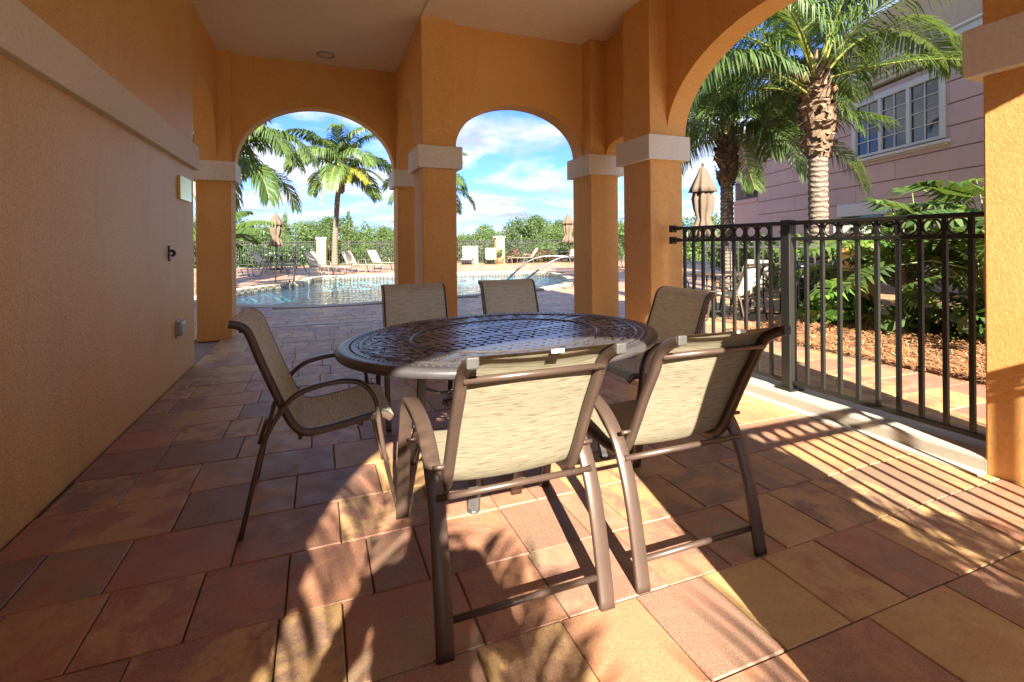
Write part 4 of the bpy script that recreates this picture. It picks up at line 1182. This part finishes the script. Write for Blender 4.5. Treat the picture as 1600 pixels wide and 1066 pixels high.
# local x = along the wall (s, positive = away to the left), local y positive = to the left of travel = towards camera
S0, S1 = -14., 5.55
m = MB(); m.box(S0, S1, -8, -.06, -.5, 5.55); m.build('core_wall', 'beige_stucco', pb)
WS0, WS1, WZ0, WZ1 = -3.0, -.13, 3.70, 5.28
z = -.3; gr = .525; k = 0
zs = [2.37 + gr * i for i in range(-5, 7)]
for z0, z1 in zip(zs, zs[1:]):
    z1 = min(z1, 5.62)
    def course(a, b, za, zb):
        if b - a < .05 or zb - za < .04: return
        mm = MB(); mm.box(a + .004, b - .004, -.062, 0, za + .012, zb - .012); mm.build('wall_panel', 'pink_stucco', pb, bevel=.012)
    cuts = [S0 + 3.1 * i + (1.5 if k % 2 else 0) for i in range(8)]; cuts = [S0] + [c for c in cuts if S0 < c < S1 - .5] + [S1]; k += 1
    for a, b in zip(cuts, cuts[1:]):
        lo, hi = WS0 - .12, WS1 + .14
        if z1 > WZ0 - .1 and z0 < WZ1 + .1 and a < hi and b > lo:
            course(a, min(b, lo), z0, z1); course(max(a, hi), b, z0, z1)
            if z0 < WZ0 - .12: course(max(a, lo), min(b, hi), z0, min(z1, WZ0 - .12))
            if z1 > WZ1 + .10: course(max(a, lo), min(b, hi), max(z0, WZ1 + .1), z1)
        else: course(a, b, z0, z1)
m = MB()
for i, (y0, z0, z1) in enumerate([(.10, 5.62, 5.72), (.20, 5.72, 5.84), (.34, 5.84, 6.0), (.40, 6.0, 6.06)]): m.box(S0 - .1, S1 + .1, -.2, y0, z0 + .001 * i, z1)
m.build('cornice', 'white_trim', pb, bevel=.015)
m = MB(); m.box(S0, S1, -8, .03, 6.06, 7.6); m.build('parapet', 'beige_stucco', pb)
# window
win = MB(); f = .07
win.box(WS0 - .12, WS1 + .14, -.055, .04, WZ0 - .002, WZ0 + f); win.box(WS0 - .12, WS1 + .14, -.055, .04, WZ1 - f, WZ1 + .1)
win.box(WS0 - .12, WS0 + .03, -.055, .042, WZ0 + f, WZ1 - f); win.box(WS1 - .03, WS1 + .14, -.055, .042, WZ0 + f, WZ1 - f)
wo_ = win.build('window', 'white_trim', pb, bevel=.006)
m = MB(); m.box(WS0 - .25, WS1 + .27, -.05, .12, WZ0 - .13, WZ0 - .05); m.box(WS0 - .19, WS1 + .21, -.05, .07, WZ0 - .17, WZ0 - .131); m.build('sill', 'white_trim', wo_, bevel=.015)
ws = (WS1 - WS0) / 3; rows = 4
for i in range(3):
    a = WS0 + ws * i; b = a + ws
    if i: m = MB(); m.box(a - .05, a + .05, -.05, .036, WZ0 + f, WZ1 - f); m.build('mullion', 'white_trim', wo_, bevel=.005)
    for c in range(2):
        pa = a + .045 + (ws - .09) * c / 2; pb_ = pa + (ws - .09) / 2
        for r_ in range(rows):
            za = WZ0 + f + (WZ1 - WZ0 - 2 * f) * r_ / rows; zb = WZ0 + f + (WZ1 - WZ0 - 2 * f) * (r_ + 1) / rows
            m = MB(); m.box(pa + .01, pb_ - .01, -.05, -.03 + .001 * r_, za + .01, zb - .01); m.build('pane', 'window_glass', wo_)
mt = MB()
for i in range(3):
    a = WS0 + ws * i + ws / 2; mt.box(a - .012, a + .012, -.04, .0, WZ0 + f, WZ1 - f)
for r_ in range(1, rows):
    zz = WZ0 + f + (WZ1 - WZ0 - 2 * f) * r_ / rows; mt.box(WS0 + .03, WS1 - .03, -.04, .003, zz - .011, zz + .011)
mt.build('muntins', 'white_trim', wo_)
# ground floor opening with white header
m = MB(); m.box(-1.3, .65, -.05, .06, 2.0, 2.38); m.build('door_header', 'white_trim', pb, bevel=.01)
m = MB(); m.box(-1.15, .5, -.05, .012, .1, 2.0); m.build('door_glass', 'window_glass', pb)
# balcony at the left end
m = MB(); m.box(5.56, 7.7, -8, -.02, -.5, 2.95); m.build('lower_wall', 'pink_stucco', pb)
m = MB(); m.box(5.56, 7.8, -3, .03, 2.95, 3.1); m.build('balcony_floor', 'pink_stucco', pb)
m = MB(); m.box(6.75, 7.7, -3, -.1, 3.1, 5.6); m.build('balcony_column', 'pink_stucco', pb, bevel=.01)
m = MB(); m.box(5.56, 7.9, -4, .2, 5.6, 6.06); m.build('balcony_roof', 'white_trim', pb)
m = MB(); m.box(5.56, 7.7, -.07, -.03, 3.85, 3.9); m.box(5.56, 7.7, -.07, -.03, 3.15, 3.18)
x = 5.62
while x < 7.7: m.box(x, x + .02, -.06, -.04, 3.18, 3.85); x += .11
m.build('balcony_railing', 'rail_black', pb)

# ------------------------------------------------------------------ photographer behind the camera (casts the shadow on the floor)
def person(x, y, h=1.72):
    t = thing('person', 'person in dark shirt standing behind the camera, elbows bent', 'person', (x, y, 0), 0)
    s = h / 1.75
    V = [(0, 0, .95), (0, 0, 1.15), (0, 0, 1.38), (0, .01, 1.47), (0, .03, 1.56), (0, .03, 1.66),
         (.19, 0, 1.40), (.30, -.02, 1.16), (.20, .22, 1.18), (.10, .30, 1.22),
         (-.19, 0, 1.40), (-.30, -.02, 1.16), (-.20, .22, 1.18), (-.10, .30, 1.22),
         (.10, 0, .90), (.13, .01, .50), (.14, -.02, .10), (.14, .12, .04),
         (-.10, 0, .90), (-.13, .01, .50), (-.14, -.02, .10), (-.14, .12, .04)]
    E = [(0, 1), (1, 2), (2, 3), (3, 4), (4, 5), (2, 6), (6, 7), (7, 8), (8, 9), (2, 10), (10, 11), (11, 12), (12, 13), (0, 14), (14, 15), (15, 16), (16, 17), (0, 18), (18, 19), (19, 20), (20, 21)]
    Rr = [(.16, .11), (.14, .10), (.16, .11), (.06, .06), (.085, .10), (.075, .085), (.065, .065), (.048, .048), (.036, .036), (.04, .03), (.065, .065), (.048, .048), (.036, .036), (.04, .03),
          (.10, .10), (.062, .062), (.045, .045), (.045, .035), (.10, .10), (.062, .062), (.045, .045), (.045, .035)]
    me = bpy.data.meshes.new('body'); me.from_pydata([(a * s, b * s, c * s) for a, b, c in V], E, []); me.materials.append(MATS['shirt'])
    o = link('body', me, t)
    md = o.modifiers.new('skin', 'SKIN')
    lay = me.skin_vertices[0] if len(me.skin_vertices) else None
    if lay is None:
        me.skin_vertices.new() if hasattr(me.skin_vertices, 'new') else None
        lay = me.skin_vertices[0] if len(me.skin_vertices) else None
    if lay:
        for i, r in enumerate(Rr): lay.data[i].radius = r
        lay.data[0].use_root = True
    sb = o.modifiers.new('sub', 'SUBSURF'); sb.levels = 2; sb.render_levels = 2
    m = MB(); m.lathe([(0, 1.775 * s), (.06, 1.765 * s), (.092, 1.71 * s), (.095, 1.65 * s), (.08, 1.62 * s)], 16, 0, 0); m.build('hair', 'hair', t, True)
person(-.22, -.62)
